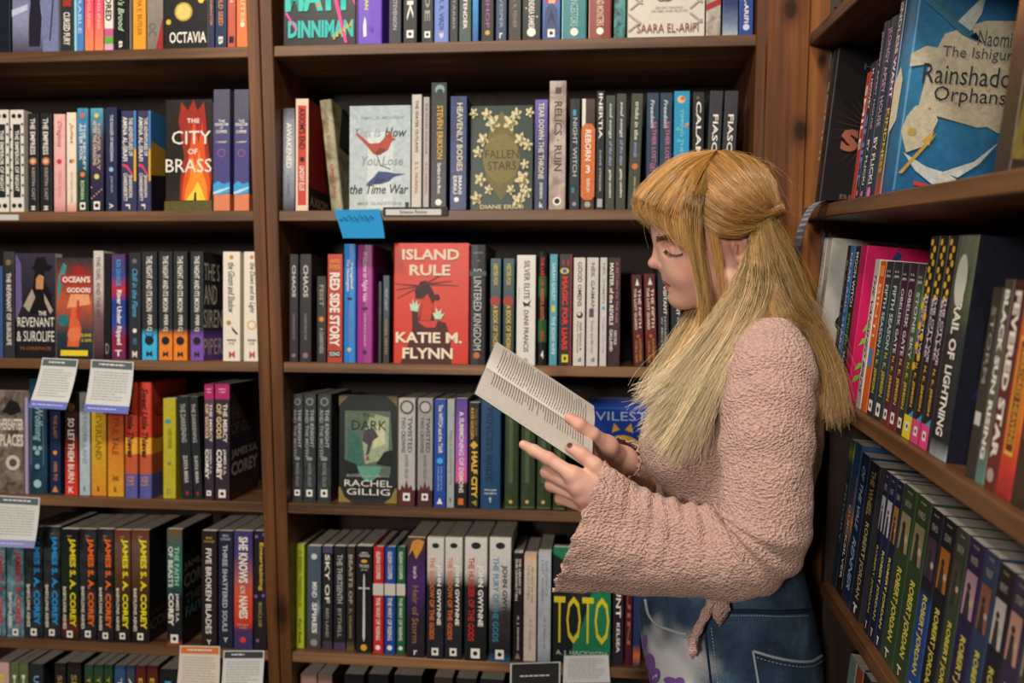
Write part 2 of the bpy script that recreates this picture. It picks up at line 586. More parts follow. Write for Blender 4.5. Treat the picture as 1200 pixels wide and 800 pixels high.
def add_items(root, items, T, D, H, hard, scale_u=None):
    order = 0
    for it in items:
        if isinstance(it, list):
            it = it[0]
        order += 1
        lift = order * 0.00006 + (0.0013 if hard else 0.0)
        if it[0] == 't':
            _, s, c, u0, u1, v0, v1, rot, face, bold, shear = it
            cu = bpy.data.curves.new('lettering', 'FONT')
            cu.body = s
            cu.offset = bold
            cu.shear = shear
            cu.resolution_u = 2
            cu.align_x = 'LEFT'
            o = bpy.data.objects.new('lettering', cu)
            o.parent = root
            COL.objects.link(o)
            TEXTS.append((o, c, u0, u1, v0, v1, rot, face, T, D, H, lift))
        elif it[0] == 'p':
            _, c, pts, face, name = it
            vs_ = [place_on(face, T, D, H, u, v, lift) for u, v in pts]
            mesh_obj(name, vs_, [tuple(range(len(vs_)))], art_mat(c) if name == 'artwork' else flat_mat(c, .4), root)
        elif it[0] == 'd':
            _, c, u, v, r, face, asp, name, n = it
            wid = T if face == 'S' else D
            ru = r
            rv = r * wid / H * (asp or 1.0)
            vs_ = [place_on(face, T, D, H, u + ru * math.cos(a), v + rv * math.sin(a), lift) for a in np.linspace(0, 2 * math.pi, n, endpoint=False)]
            mesh_obj(name, vs_, [tuple(range(n))], art_mat(c) if name == 'artwork' else flat_mat(c, .4), root)
        elif it[0] == 'q':
            _, c, u, v, s, k = it
            hh = s * T / H * 1.1
            q = [(u - s / 2, v - hh / 2), (u + s / 2, v - hh / 2), (u + s / 2, v + hh / 2), (u - s / 2, v + hh / 2)]
            e = mesh_obj('publisher_mark', [place_on('S', T, D, H, a, b, lift) for a, b in q], [(0, 1, 2, 3)], flat_mat(c, .4), root)
            rr = s * .26
            mesh_obj('dot', [place_on('S', T, D, H, u + rr * math.cos(a), v + rr * T / H * math.sin(a), lift + .00005) for a in np.linspace(0, 6.283, 12, endpoint=False)],
                     [tuple(range(12))], flat_mat(k, .4), e)

USED_LABELS = {}
def make_book(frame, a, d, T, H, D, col, items, label, group, hard=False, face_out=False, lean=0.0, yaw=0.0):
    """a, d: position of the spine's centre (or of a face-out cover's centre) on the shelf; lean tips the top sideways in degrees"""
    root = empty('hardcover_book' if hard else 'paperback_book')
    tag(root, label, 'book', group)
    fa, fu, fw = Vector(frame.ax), Vector(frame.u), Vector(frame.w)
    B = Matrix((fa, fu, fw)).transposed().to_4x4()
    if face_out:
        R = Matrix.Rotation(-math.pi / 2, 4, 'Z')
        loc = Matrix.Translation((-D / 2, T / 2, 0))
        pivot = 0
    else:
        R = Matrix.Identity(4)
        loc = Matrix.Identity(4)
        pivot = -T / 2 if lean < 0 else T / 2
    L = Matrix.Translation((pivot, 0, 0)) @ Matrix.Rotation(math.radians(lean), 4, 'Y') @ Matrix.Translation((-pivot, 0, 0))
    Zr = Matrix.Rotation(math.radians(yaw), 4, 'Z')
    root.matrix_world = Matrix.Translation(Vector(frame.pt(a, d, 0.0004))) @ B @ L @ Zr @ loc @ R
    shell('cover', T, H, D, hard, cover_mat(col), root)
    c = 0.0024 if hard else 0.0008
    ins = 0.003 if hard else 0.0004
    box('page_block', -T / 2 + c, T / 2 - c, 0.003 if hard else 0.0012, D - (0.004 if hard else 0.0006), ins, H - ins, paper_mat(), root)
    add_items(root, items, T, D, H, hard)
    return root

ROW = {}
def row(frame, d, suffix, group, yb):
    ROW.update(fr=FR[frame], d=d, suf=suffix, grp=group, yb=yb)
def B(x0, x1, yt, desc, col, items=(), d=None, hard=False, lean=0.0, D=None, face=False, yaw=0.0, H=None):
    """one book standing between pixel columns x0..x1 (spine, or cover when face=True), top at pixel row yt"""
    fr = ROW['fr']
    d = ROW['d'] if d is None else d
    d += 0.0025 * math.sin(x0 * 12.9898)
    d = max(d, 0.0008)
    ym = ROW['yb'] - 40 if lean == 0 else ROW['yb']
    a0 = fr.hit(x0, ym, d)[0]
    a1 = fr.hit(x1, ym, d)[0]
    hh = fr.hit((x0 + x1) / 2, yt, d)[1] if H is None else H
    w = a1 - a0 - 0.0008
    lab = desc + ROW['suf']
    if face:
        make_book(fr, (a0 + a1) / 2, d, 0.028 if hard else 0.024, hh, w, col, list(items), lab, ROW['grp'], hard, True, 0.0, yaw)
    else:
        make_book(fr, (a0 + a1) / 2, d, w, hh, D or (0.15 if hard else min(0.66 * hh, 0.14)), col, list(items), lab, ROW['grp'], hard, False, lean, yaw)

def resolve_texts():
    dg = bpy.context.evaluated_depsgraph_get()
    for (o, c, u0, u1, v0, v1, rot, face, T, D, H, lift) in TEXTS:
        me = bpy.data.meshes.new_from_object(o.evaluated_get(dg))
        n = len(me.vertices)
        co = np.empty(n * 3, np.float32)
        me.vertices.foreach_get('co', co)
        co = co.reshape(-1, 3)
        mn, mx_ = co.min(0), co.max(0)
        t = (co[:, :2] - mn[:2]) / np.maximum(mx_[:2] - mn[:2], 1e-6)
        if rot:
            u = u0 + t[:, 1] * (u1 - u0)
            v = v1 - t[:, 0] * (v1 - v0)
        else:
            u = u0 + t[:, 0] * (u1 - u0)
            v = v0 + t[:, 1] * (v1 - v0)
        if face == 'S':
            out = np.stack([(u - .5) * T, np.full(n, -0.0003 - lift), v * H], 1)
        else:
            out = np.stack([np.full(n, T / 2 + 0.0003 + lift), u * D, v * H], 1)
        me.vertices.foreach_set('co', out.astype(np.float32).ravel())
        me.materials.clear()
        me.materials.append(flat_mat(c, .45))
        me.update()
        parent = o.parent
        cu = o.data
        bpy.data.objects.remove(o)
        bpy.data.curves.remove(cu)
        link(bpy.data.objects.new('lettering', me), parent)
    TEXTS.clear()
# ------------------------------------------------------------------ left bookcase, row by row
W, K, Y, G = 'e9e4da', '17151a', 'e8b93a', '9a958c'
row('W1', 0.006, ', left bookcase top row', 'books on the left bookcase', 57)
B(-22, 12, -80, 'dark navy paperback cut off by the left edge', '151b26', [txt('A NOVEL', W, .3, .6, .1, .5)])
B(14, 69, -70, 'face-out violet blue cover with a standing dark-coated figure', [(0, '4a4458'), (.3, '8a8fae'), (.6, '5a6286'), (1, '4a5880')], [
    poly('1d1a2a', [(.36, .05), (.60, .05), (.64, .30), (.60, .44), (.66, .62), (.58, .68), (.50, .74), (.42, .68), (.34, .62), (.40, .44), (.36, .30)]),
    fdisc('1d1a2a', .5, .74, .07), poly('b9bfd6', [(0, .32), (.34, .38), (.34, .43), (0, .38)]), poly('7078a0', [(.66, .0), (1, 0), (1, 1), (.66, 1)]),
    poly('2b2838', [(.80, .10), (.83, .10), (.93, .62), (.90, .62)])], face=True)
B(70.5, 86, -78, 'charcoal paperback with a red square above white capitals', '2b3034', [rect('9c2f2a', .2, .85, .38, .55), txt('CURSED FURY', W, .25, .75, .05, .33)])
B(87, 98, -74, 'light blue paperback with pale cyan edge', '4a7fc0', [rect('8fd0d6', 0, .25, 0, 1), txt('PARABLE', 'a8c8e8', .4, .8, .15, .6)])
B(99, 109.5, -72, 'coral pink paperback, left one of a pair', [(0, 'f08a5a'), (.4, 'e2506e'), (1, 'e06a50')], [txt('FLEDGLING', 'f5b0a0', .35, .7, .2, .6)])
B(110.5, 121, -72, 'coral pink paperback, right one of a pair', [(0, 'f08a5a'), (.4, 'e04a72'), (1, 'e06a50')], [txt('FLEDGLING', 'f5b0a0', .35, .7, .2, .6)])
B(122, 132.5, -70, 'white paperback with black block capitals and a bright foot', ('c', [(0, 'd9a7c4'), (.06, '6aa34c'), (.13, 'c25a8a'), (.2, 'e6e0d4')]), [txt('KINDRED', '1c1a1e', .15, .85, .27, .62, bold=.03)])
B(133.5, 150, -72, 'black paperback with pale green script', '17181c', [txt("Lilith's Brood", 'a8cfa0', .3, .75, .17, .6, shear=.3), txt('B', W, .35, .6, .02, .08)])
B(151, 154.5, -60, 'thin grey booklet', '6b6862')
B(155.5, 171, -72, 'amber yellow paperback with brown lettering', 'e09a2e', [txt('OCTAVIA E. BUTLER', 'a8641c', .35, .7, .13, .62), poly('2a2320', [(.5, .72), (.8, .78), (.6, .95), (.3, .9)], 'S')])
B(172, 191, -66, 'pale grey paperback with a red lower corner', [(0, '7c7268'), (1, '9a948a')], [poly('9a2a22', [(.55, 0), (1, 0), (1, .3)], 'S'), disc('b9a27a', .5, .55, .35), txt('OC', '6a625a', .1, .6, .12, .25)])
B(192.5, 243, -74, 'black face-out cover with yellow planets and grey capitals', '1d1c1f', [
    poly('a8392e', [(.62, 1), (1, 1), (1, .42), (.84, .46), (.74, .62)]), fdisc('b59a44', .45, .33, .21), fdisc('d8c46a', .45, .33, .17),
    fdisc('d9c832', .86, .43, .07), fdisc('c9b430', .10, .24, .06), f('OCTAVIA', W, .12, .98, .05, .15), f('of the', W, .12, .52, .68, .74), f('Talents', W, .1, .62, .57, .66),
    f('Parable', W, .1, .62, .78, .88)], face=True)
B(244, 251, -74, 'thin navy paperback with orange lettering', '2a3352', [txt('PATTERNMASTER', 'cf8a48', .3, .75, .2, .6)])
B(252, 265.5, -74, 'navy paperback with an orange sun emblem', '243352', [disc('e09a4a', .5, .66, .3), txt('WILD SEED', 'd08a4a', .3, .7, .2, .5), txt('B', W, .3, .7, .03, .1)])
B(266.5, 276, -76, 'dark coral paperback with a black square at its foot', 'c05a48', [txt('DAWN', 'f0c0a8', .35, .7, .4, .8), rect(K, .2, .8, .04, .1)])
B(277, 291.5, -76, 'orange paperback with faint lettering, against the post', 'e07a44', [txt('IMAGO RITES', 'f6c8a0', .35, .7, .22, .8), disc('f4d8b8', .5, .2, .2)])

row('W2', 0.006, ', left bookcase second row', 'books on the left bookcase', 250)
orn = lambda: [rect('23252a', .22, .78, .14, .86), txt('THE EMPEROR OF NIGHT', W, .36, .66, .2, .8), disc('23252a', .28, .94, .16), disc('23252a', .72, .94, .16), disc('23252a', .28, .06, .16), disc('23252a', .72, .06, .16)] + [
    disc('23252a', .06 if k % 2 else .94, .16 + .05 * k, .08, n=8) for k in range(15)]
B(-6, 10.5, 129, 'white ornate black-patterned paperback cut by left edge', 'dcd8cf', orn())
B(12, 28, 129, 'whole white paperback with ornate black scrollwork frame', 'dcd8cf', orn())
emp = lambda: [txt('THE EMPRESS', W, .25, .7, .58, .95), disc('b0714a', .5, .515, .34), disc('e0b08c', .5, .515, .2), txt('KRISTIN CAST', 'a8a098', .38, .68, .12, .45), txt('M', W, .3, .7, .02, .06)]
B(32.5, 45.5, 133, 'black paperback with round copper emblem, left twin', '23262a', emp())
B(47, 61, 133, 'black paperback with round copper emblem, right twin', '23262a', emp())
B(63, 76.5, 134, 'pink paperback with red script and a small red bird', [(0, 'c9808c'), (.1, 'e2a7a4'), (1, 'eab9b2')], [txt('Dragons', 'b84a52', .25, .75, .66, .93, shear=.3), disc('c23c44', .5, .515, .22), txt('LEIGH REED', 'd08a8a', .4, .65, .15, .42)])
B(78, 89.5, 132, 'cream paperback with brown script beside the pink one', [(0, 'd88a7a'), (.12, 'e8d8c4'), (1, 'ecdfcc')], [txt('Juliet', '8a6a52', .3, .75, .68, .9, shear=.3), disc('7a4a6a', .5, .51, .2), rect('d8a83a', .55, .85, .5, .53), txt('NATASHA LUNN', 'b5a08c', .42, .66, .1, .4)])
B(90.5, 103.5, 127, 'paperback fading from sky blue to forest green', [(0, '20402c'), (.35, '23463f'), (.6, '2f6f9c'), (1, '4a8fb8')], [disc('d8694a', .5, .93, .2), txt('ASTER FOX', W, .2, .5, .5, .85), txt('THE SECRET', W, .55, .8, .4, .85), disc('e07a4a', .5, .36, .22), txt('ROWAN', 'c8d8a8', .3, .65, .12, .3), rect(W, .25, .75, .02, .09), disc(K, .5, .055, .16)])
B(106, 121, 127, 'paperback with blue top, plum middle and starry dark foot', [(0, '1d2438'), (.35, '382c4c'), (.7, '4a4660'), (1, '5aa3c0')], [disc('d8c860', .5, .93, .18), txt('AFTER THE DRAGONS', 'd8c8b0', .2, .5, .45, .88), txt('NEVER SAY', 'c8b090', .55, .8, .4, .85), disc('d8c878', .5, .34, .2), rect(W, .25, .75, .02, .10), disc(K, .5, .06, .16)] + [disc('d8a0a0', .1 + .2 * (k % 5), .13 + .021 * k, .06, n=8) for k in range(6)])
B(124, 137, 126, 'tall navy paperback with a small pale blue dot', '2b3150', [txt('THE RANGER OF MARZANNA', 'c8cce0', .4, .7, .48, .93), disc('8ab8e0', .5, .405, .2), txt('JON SKOV', 'a8acc8', .4, .65, .18, .34), txt('A', W, .3, .7, .03, .08)])
ami = lambda: [rect('4a86c0', .84, 1, .62, 1), rect('d8a83a', .84, 1, .3, .62), txt('AMINA AL-SIRAFI', W, .1, .42, .5, .94), txt('THE ADVENTURES OF', W, .5, .78, .55, .93),
               poly('c84a5a', [(.05, .455), (.35, .43), (.75, .35), (.8, .37), (.4, .465), (.08, .475)], 'S'), txt('CHAKRABORTY', W, .15, .42, .1, .38), txt('SHANNON', W, .5, .75, .14, .36), txt('r', W, .3, .6, .02, .07)]
B(142, 160, 130, 'indigo paperback with red swoosh, left copy of two', '3b3a60', ami())
B(161, 177, 130, 'indigo paperback with red swoosh, right copy showing its yellow side', '3b3a60', ami() + [poly('3f7fb8', [(0, 1), (1, 1), (1, .62), (0, .7)]), poly('d0a03a', [(0, .7), (1, .62), (1, .45), (0, .36)]), poly('2a2430', [(0, .36), (1, .45), (1, 0), (0, 0)])])
B(193, 249, 117, 'black face-out cover with a column of orange flame', [(0, '4a4a2a'), (.1, '2a2418'), (.3, '1d1a18'), (1, '2a2220')], [
    poly('9c2a1c', [(.32, .10), (.95, .10), (1, .3), (.92, .6), (.84, .98), (.70, .9), (.62, 1.0), (.50, .9), (.36, .98), (.30, .8), (.42, .5), (.34, .3)]),
    poly('d8541f', [(.36, .10), (.94, .10), (.97, .26), (.86, .5), (.80, .8), (.72, .6), (.62, .85), (.55, .6), (.50, .45), (.40, .28)]),
    poly('ee8a25', [(.42, .10), (.90, .10), (.90, .22), (.80, .36), (.74, .55), (.66, .4), (.58, .5), (.54, .32), (.45, .2)]),
    poly('f6cf3f', [(.46, .10), (.86, .10), (.78, .2), (.70, .27), (.62, .2)]), poly('2a1810', [(.62, .09), (.68, .09), (.67, .17), (.63, .17)]),
    poly('5a5428', [(0, 0), (1, 0), (1, .10), (0, .09)]),
    f('THE', W, .48, .74, .79, .83), f('CITY', W, .16, .98, .60, .72, bold=0), f('OF', W, .5, .7, .51, .56), f('BRASS', W, .03, .995, .35, .47, bold=0)], face=True, hard=True, d=.012)
kng = lambda: [txt('THE', W, .3, .7, .73, .75, False), h('KINGDOM', W, .1, .9, .70, .725), h('OF', W, .4, .6, .675, .69), h('COPPER', W, .15, .85, .64, .665), h('S. A. CHAKRABORTY', W, .15, .85, .56, .575),
                disc('8a5a8a', .5, .475, .26), disc('4a4680', .5, .475, .19), poly('3aa0d8', [(0, .22), (.3, .245), (.6, .22), (1, .235), (1, .15), (.4, .13), (0, .14)], 'S'), poly('b8dcec', [(0, .155), (.4, .175), (1, .195), (1, .185), (.4, .15), (0, .135)], 'S')]
B(250, 269.5, 105, 'tall purple paperback with blue wave over orange, left twin', ('c', [(0, 'd8805a'), (.14, '4a4480'), (.55, '4d4a78'), (.75, '55566a')]), kng(), d=.001)
B(274, 292, 105, 'tall purple paperback with blue wave over orange, right twin', ('c', [(0, 'd8805a'), (.14, '4a4480'), (.55, '4d4a78'), (.75, '55566a')]), kng(), d=.001)

row('W3', 0.006, ', left bookcase third row', 'books on the left bookcase', 424)
B(-14, 3, 312, 'blue paperback sliver at the left edge', '3a5a8a')
B(4, 17, 295, 'narrow charcoal paperback with white capitals along its spine', [(0, '33353a'), (.8, '2c2e33'), (1, '3c4046')], [txt('THE REVENANT OF SUROLIFE', W, .3, .72, .12, .8), disc('8a6a4a', .5, .9, .25)])
B(18.5, 65, 297, 'dark face-out cover with a hatted figure in a pale shawl', [(0, '1c1a1e'), (.5, '26222a'), (1, '3a3648')], [
    poly('6a5a8a', [(.0, .35), (.16, .5), (.14, .9), (0, 1)]), poly('140f12', [(.35, .42), (.95, .42), (.9, .62), (.75, .72), (.72, .85), (.5, .85), (.45, .7)]),
    poly('b98a5e', [(.52, .66), (.7, .66), (.72, .78), (.6, .8), (.52, .76)]), poly('140f12', [(.4, .86), (.5, .83), (.86, .83), (.95, .88), (.8, .9), (.74, .97), (.52, .96), (.48, .89)]), poly('a89c8c', [(.2, .5), (.42, .66), (.5, .58), (.34, .44)]), poly('a89c8c', [(.95, .46), (.72, .62), (.74, .54), (.88, .42)]),
    f('THE', W, .58, .78, .41, .45), f('REVENANT', W, .05, .98, .30, .39, bold=0), f('& SUROLIFE', W, .03, .98, .16, .26, bold=0), f('FLORENCE', '8a5a2a', .12, .9, .08, .11)], face=True)
B(66, 108.5, 302, 'busy teal and orange face-out cover with a yellow strip', [(0, '23262c'), (.25, '2d3a42'), (.55, 'c05a3c'), (.8, '8a3a30'), (1, '2a3438')], [
    poly('3a8a86', [(.05, .55), (.3, .92), (.2, .95), (.05, .8)]), poly('d8623a', [(.3, .12), (.62, .12), (.7, .3), (.55, .46), (.62, .62), (.5, .68), (.42, .5), (.36, .34)]), fdisc('e0784a', .5, .24, .19),
    poly('e8a070', [(.3, .5), (.95, .54), (.9, .66), (.4, .64)]), fdisc('2f6f7a', .2, .38, .16), fdisc('9a2a26', .62, .86, .16), poly('c23a2c', [(.56, .4), (.66, .4), (.64, .58), (.58, .58)]),
    frect('b0392e', .12, .98, .74, .83), f("OCEAN'S", W, .18, .95, .755, .815, bold=.03), frect('b0392e', .26, .98, .64, .72), f('GODORI', W, .3, .95, .655, .705, bold=.03),
    f('ELAINE', 'e8d23a', .7, .98, .22, .25), f('U. CHO', 'e8d23a', .7, .98, .17, .2), frect('e8cf2e', .12, .88, .03, .085)], face=True)
B(109.5, 121.5, 294, 'paperback fading from white top to plum foot', [(0, '3a2428'), (.4, '7a5a5c'), (.65, 'c8bcb8'), (1, 'cfc9c4')], [txt('THE GIRL AND THE MIST', '6a5a5a', .3, .7, .35, .95)])
B(122, 129.5, 297, 'thin black paperback with a single pale capital', '1e1b1f', [txt('D', '8a8080', .2, .8, .05, .15, False)])
B(130.5, 147, 298, 'blue and crimson paperback with slanting colour bands', [(0, '6a2a5a'), (.2, '8a2440'), (.35, '2a4a9a'), (.55, '24408a'), (.66, 'c02a3a'), (.8, '3a4a8a'), (1, '5a3a6a')], [txt('River Under Ripped', W, .3, .75, .14, .66, bold=.03), txt('KIN SAVAGE', '3aa0e0', .35, .7, .7, .95), txt('T', W, .25, .75, .03, .09, False)])
B(151, 165, 296, 'charcoal paperback with sky blue script and a white spade', '2e3135', [txt('Chill in the Flame', '4aa0d0', .3, .75, .4, .85, shear=.3), disc('e8e4dc', .5, .27, .18), disc('6a7074', .5, .92, .2), txt('PIPER', '4a80a8', .35, .7, .14, .2, False), txt('M', W, .3, .7, .02, .08, False)])
def cj(c): return [txt('THE NIGHT AND ITS MOON', W, .3, .7, .45, .96), txt('· PIPER CJ', W, .3, .68, .27, .44), disc('1f2226', .5, .18, .3), txt('M', '2a2a2a', .3, .7, .03, .08, False)]
def foot(c): return [(0, c), (.22, c), (.29, '2c2f33'), (1, '2c2f33')]
B(166, 184, 295, 'black paperback with a sky blue foot and horned skull', foot('3fb0e0'), cj(0) + [poly('1f2226', [(.2, .25), (.4, .21), (.6, .21), (.8, .25), (.6, .15), (.4, .15)], 'S')])
B(186, 202, 295, 'black paperback with an orange foot, left copy of two', foot('e8842e'), cj(0))
B(203, 219.5, 295, 'black paperback with an orange foot, right copy of two', foot('e8842e'), cj(0))
B(223, 238.5, 295, 'black paperback with a purple foot and large capitals on its side', foot('7a52b0'), cj(0) + [f('THE S', W, .02, .5, .74, .90, bold=0), f('AND', W, .02, .42, .52, .70, bold=0), f('SIREN', W, .0, .6, .30, .47, bold=0), f('PIPER', W, .0, .6, .05, .2, bold=0)])
crm = lambda e: [disc('c08a3c', .5, .95, .12), txt('the Dawn and its Light' if e else 'the Gloom and Shadow', '4a4438', .3, .7, .44, .9, shear=.3)] + ([disc('d8b070', .5, .33, .3), disc('e9e2d3', .5, .33, .2)] if e else [poly('3a4a44', [(.5, .32), (.9, .25), (.8, .24), (.55, .28)], 'S'), disc('b08a4a', .35, .35, .14)]) + [h('PIPER', '3a3a34', .25, .8, .18, .2), h('CJ', '3a3a34', .35, .65, .15, .17), h('M', 'c05a5a', .35, .7, .03, .09)]
B(261, 281.5, 295, 'cream paperback with brown script and a dark feather', 'e6dfd0', crm(0))
B(285.5, 304.5, 295, 'cream paperback with brown script and a golden ring', 'e6dfd0', crm(1))

row('W4', 0.012, ', left bookcase fourth row', 'books on the left bookcase', 585)
B(-22, 28, 458, 'grey face-out cover with cracked cream block letters', ('m', '4a4038', '8a8078', 40), [f('HEREAFTER', 'd8d0c4', .45, 1, .62, .73, bold=.03), f('PLACES', 'd8d0c4', .45, 1, .46, .58, bold=.03), fdisc('c8c0b4', .75, .3, .17), fdisc('5a5048', .75, .3, .09), poly('1d1a1a', [(.5, .8), (.7, .92), (.9, .88), (.95, .8), (.7, .76)])], face=True)
B(29, 33, 466, 'thin lavender paperback', 'a89ac0')
B(34, 55, 444, 'teal navy hardcover with pale ornate wreath', ('m', '1c3448', '24465c', 30), [txt('Wolfsong', '9ac0c8', .25, .8, .46, .76, shear=.2), disc('8ab0b8', .35, .4, .12), disc('8ab0b8', .65, .4, .12), disc('8ab0b8', .5, .36, .14), disc('8ab0b8', .5, .24, .14), disc('9ac4cc', .5, .09, .22), rect('6a98a4', .14, .17, .25, .8), rect('6a98a4', .83, .86, .25, .8)], hard=True)
B(58.5, 71, 470, 'narrow navy paperback with orange lettering and key', '1d2c50', [txt('THE LAST', 'c8803a', .35, .7, .6, .85), disc('e0923a', .5, .45, .2), txt('HEIR TO', 'c8803a', .35, .7, .15, .35), poly('d88a3a', [(.2, .03), (.8, .03), (.5, .1)], 'S')])
B(76, 91, 460, 'paperback shading from black to red with white capitals', [(0, 'd83a2a'), (.3, 'b82a22'), (.6, '3a1a1c'), (1, '2a1c1e')], [txt('SO LET THEM BURN', W, .25, .75, .12, .75), disc('c8a83a', .5, .86, .3), h('K', W, .3, .7, .02, .08)])
B(93, 105.5, 460, 'pale grey paperback with faint lettering', [(0, 'a8bcc4'), (1, 'c4ccd0')], [txt('LAVENDER LANE', '8a9aa0', .3, .7, .3, .9), h('k', '3a4a50', .4, .6, .04, .1)])
B(107, 124.5, 460, 'golden yellow paperback with brown capitals', [(0, 'd88a2a'), (.35, 'd0a02a'), (1, 'd8b02a')], [txt('NEVERLAND', '7a5a1a', .3, .7, .35, .85), h('k', '5a3a1a', .4, .6, .04, .1)])
B(126, 145, 460, 'amber paperback shading to rust red at its top', [(0, 'd8a02e'), (.5, 'd07a2a'), (.8, 'b8442a'), (1, 'a83a2a')], [txt('WISTFUL TALE', '8a3a1a', .3, .7, .4, .9), h('AWARD', '6a3a1a', .3, .7, .15, .2), h('k', '5a3a1a', .4, .6, .04, .1)])
sw = lambda: [txt('Sweet Little Thieves', '3a2018', .25, .75, .35, .95, shear=.25, bold=.03), h('LITTLE', 'e8a04a', .2, .8, .17, .19), h('THIEF', 'e8a04a', .2, .8, .14, .16), h('LUX', 'e8a04a', .2, .8, .11, .13)]
sg = ('c', [(0, '5a5a9c'), (.03, '5a5aa0'), (.21, 'c05a3a'), (.38, 'e8a83a'), (.52, 'c8402c')])
B(146, 161, 448, 'red hardcover with orange drips and purple foot, left twin', sg, sw(), hard=True, d=.002)
B(163, 177.5, 448, 'red hardcover with orange drips and purple foot, right twin', sg, sw() + [f('G', '8a4a1a', .05, .6, .7, .84), f('T', '8a4a1a', .05, .6, .4, .55)], hard=True, d=.002)
B(191, 206, 467, 'lime yellow paperback with a teal leaf', 'b8ac2c', [disc('3a9a90', .4, .77, .26, asp=.7), txt('LOVE FOREVER', '6a6a1a', .4, .7, .5, .7), disc('7a7a6a', .5, .35, .15), h('D', '6a8a4a', .3, .6, .04, .1)])
B(213, 226.5, 465, 'leaning charcoal paperback, left one of the thin pair', '25282c', [txt('THE DARKENING', 'a8a8a4', .25, .7, .55, .93), txt('SUNYA MARA', 'c8c8c4', .3, .7, .15, .42), rect('b0282a', .4, .6, .03, .07)], lean=-3)
B(227, 237.5, 465, 'leaning charcoal paperback, right one of the thin pair', '25282c', [txt('THE DARKENING', 'a8a8a4', .25, .7, .55, .93), txt('SUNYA MARA', 'c8c8c4', .3, .7, .15, .42), rect('b0282a', .4, .6, .03, .07)], lean=-3)
mog = lambda: [rect('b0286a', 0, 1, .87, 1), h('NEW', W, .25, .75, .95, .96), h('YORK', W, .25, .75, .925, .935), txt('THE MERCY', W, .55, .85, .5, .83), txt('OF GODS', 'd8c08a', .1, .45, .53, .83, bold=.03), txt('JAMES S.A.', W, .55, .78, .22, .44), txt('COREY', W, .1, .48, .18, .44, bold=.04), mark()]
B(239.5, 250.5, 450, 'dark violet paperback with magenta top, left twin', [(0, '3a2a30'), (.5, '3a3048'), (.8, '5a4a58'), (1, '4a3a48')], mog(), d=.004)
B(252, 269, 450, 'dark violet paperback with magenta top, right twin showing its cover', [(0, '3a2a30'), (.5, '2c2636'), (.8, '3a3038'), (1, '2a2024')],
  mog() + [poly('3a2a20', [(0, 0), (1, 0), (1, .12), (.4, .2), (0, .1)]), f('THE MERCY', '5a4a40', .05, .98, .68, .8), f('OF GODS', '6a5a50', .05, .98, .56, .66), f('JAMES S.A.', 'a8a098', .05, .99, .34, .43, bold=.03), f('COREY', 'b0a8a0', .05, .98, .2, .32, bold=.04)], d=.004)

row('W5', 0.008, ', left bookcase fifth row', 'books on the left bookcase', 752)
def corey(c): return [txt('JAMES S. A. COREY', c, .42, .86, .12, .92, bold=.035), txt('BABYLONS ASHES', W, .12, .3, .1, .48), h('ORBIT', G, .35, .65, .93, .945)] + mark(v=.055, s=.34)
B(-14, 6.5, 640, 'teal paperback with red block capitals, cut by left edge', ('m', '3a5a68', '7aa0aa', 50), corey('b8282c'), H=.195)
B(8, 28, 640, 'teal grey paperback with red block capitals, whole spine', ('m', '3a5a68', '7aa0aa', 50), corey('b8282c'), H=.195)
B(29, 50, 617, 'black paperback with sky blue block capitals, left twin', ('m', '1a1c20', '3a4044', 40), corey('2a92d8'))
B(51, 70.5, 617, 'black paperback with sky blue block capitals, right twin', ('m', '1a1c20', '3a4044', 40), corey('2a92d8'))
B(71.5, 92, 620, 'black green paperback with yellow block capitals', [(0, '2a1c14'), (.1, '5a2a18'), (.25, '1c2018'), (.6, '1e2c1e'), (1, '17191a')], corey('e0d020'))
B(93, 113, 620, 'black paperback with orange block capitals, left twin', ('m', '1c1a1c', '34343a', 40), corey('ea6a20'))
B(114, 133, 620, 'black paperback with orange block capitals, right twin', ('m', '1c1a1c', '34343a', 40), corey('ea6a20'))
B(134, 153, 621, 'brown paperback with yellow block capitals, left twin', [(0, '1c1a1a'), (.3, '2a241c'), (.6, '5a3a24'), (.85, '6a5040'), (1, '6a3020')], corey('e8dc1e'))
B(154, 175, 621, 'brown paperback with yellow block capitals, right twin', [(0, '1c1a1a'), (.3, '2a241c'), (.6, '5a3a24'), (.85, '6a5040'), (1, '6a3020')], corey('e8dc1e') + [frect('1d1b1c', 0, 1, 0, 1), f('COREY', '5a5450', .02, .9, .1, .2, bold=.03), f('JAMES', '4a4440', .02, .7, .22, .28)])
B(195.5, 213.5, 620, 'teal topped paperback standing proud beside an empty gap', [(0, 'a04a2a'), (.06, '1d1c20'), (.4, '1e2628'), (.62, '2f6a62'), (.85, '3a6058'), (1, '6a5038')],
  [txt('THE FAITH', 'a0cfae', .5, .8, .52, .85), txt('OF BEASTS', W, .1, .4, .5, .85), txt('COREY', W, .1, .45, .17, .45, bold=.04), txt('JAMES S.A.', W, .55, .8, .2, .45)] + mark(v=.06) + [frect('191a1c', 0, 1, 0, 1), f('JAMES', '7a746c', .05, .7, .62, .7, bold=.03), f('COREY', '7a746c', .05, .9, .48, .6, bold=.03), f('THE', '6a6a66', .1, .6, .33, .42), f('FAITH', '4a8a84', .1, .8, .22, .31)], d=.001)
B(236, 254, 622, 'dark brown paperback with thin cream capitals', '2a2022', [txt('FIVE BROKEN BLADES', W, .28, .66, .12, .85), h('MAI', 'b09a4a', .3, .7, .93, .95), h('CORLAND', 'b09a4a', .15, .85, .9, .92), h('Y', W, .35, .65, .03, .07)], d=.002)
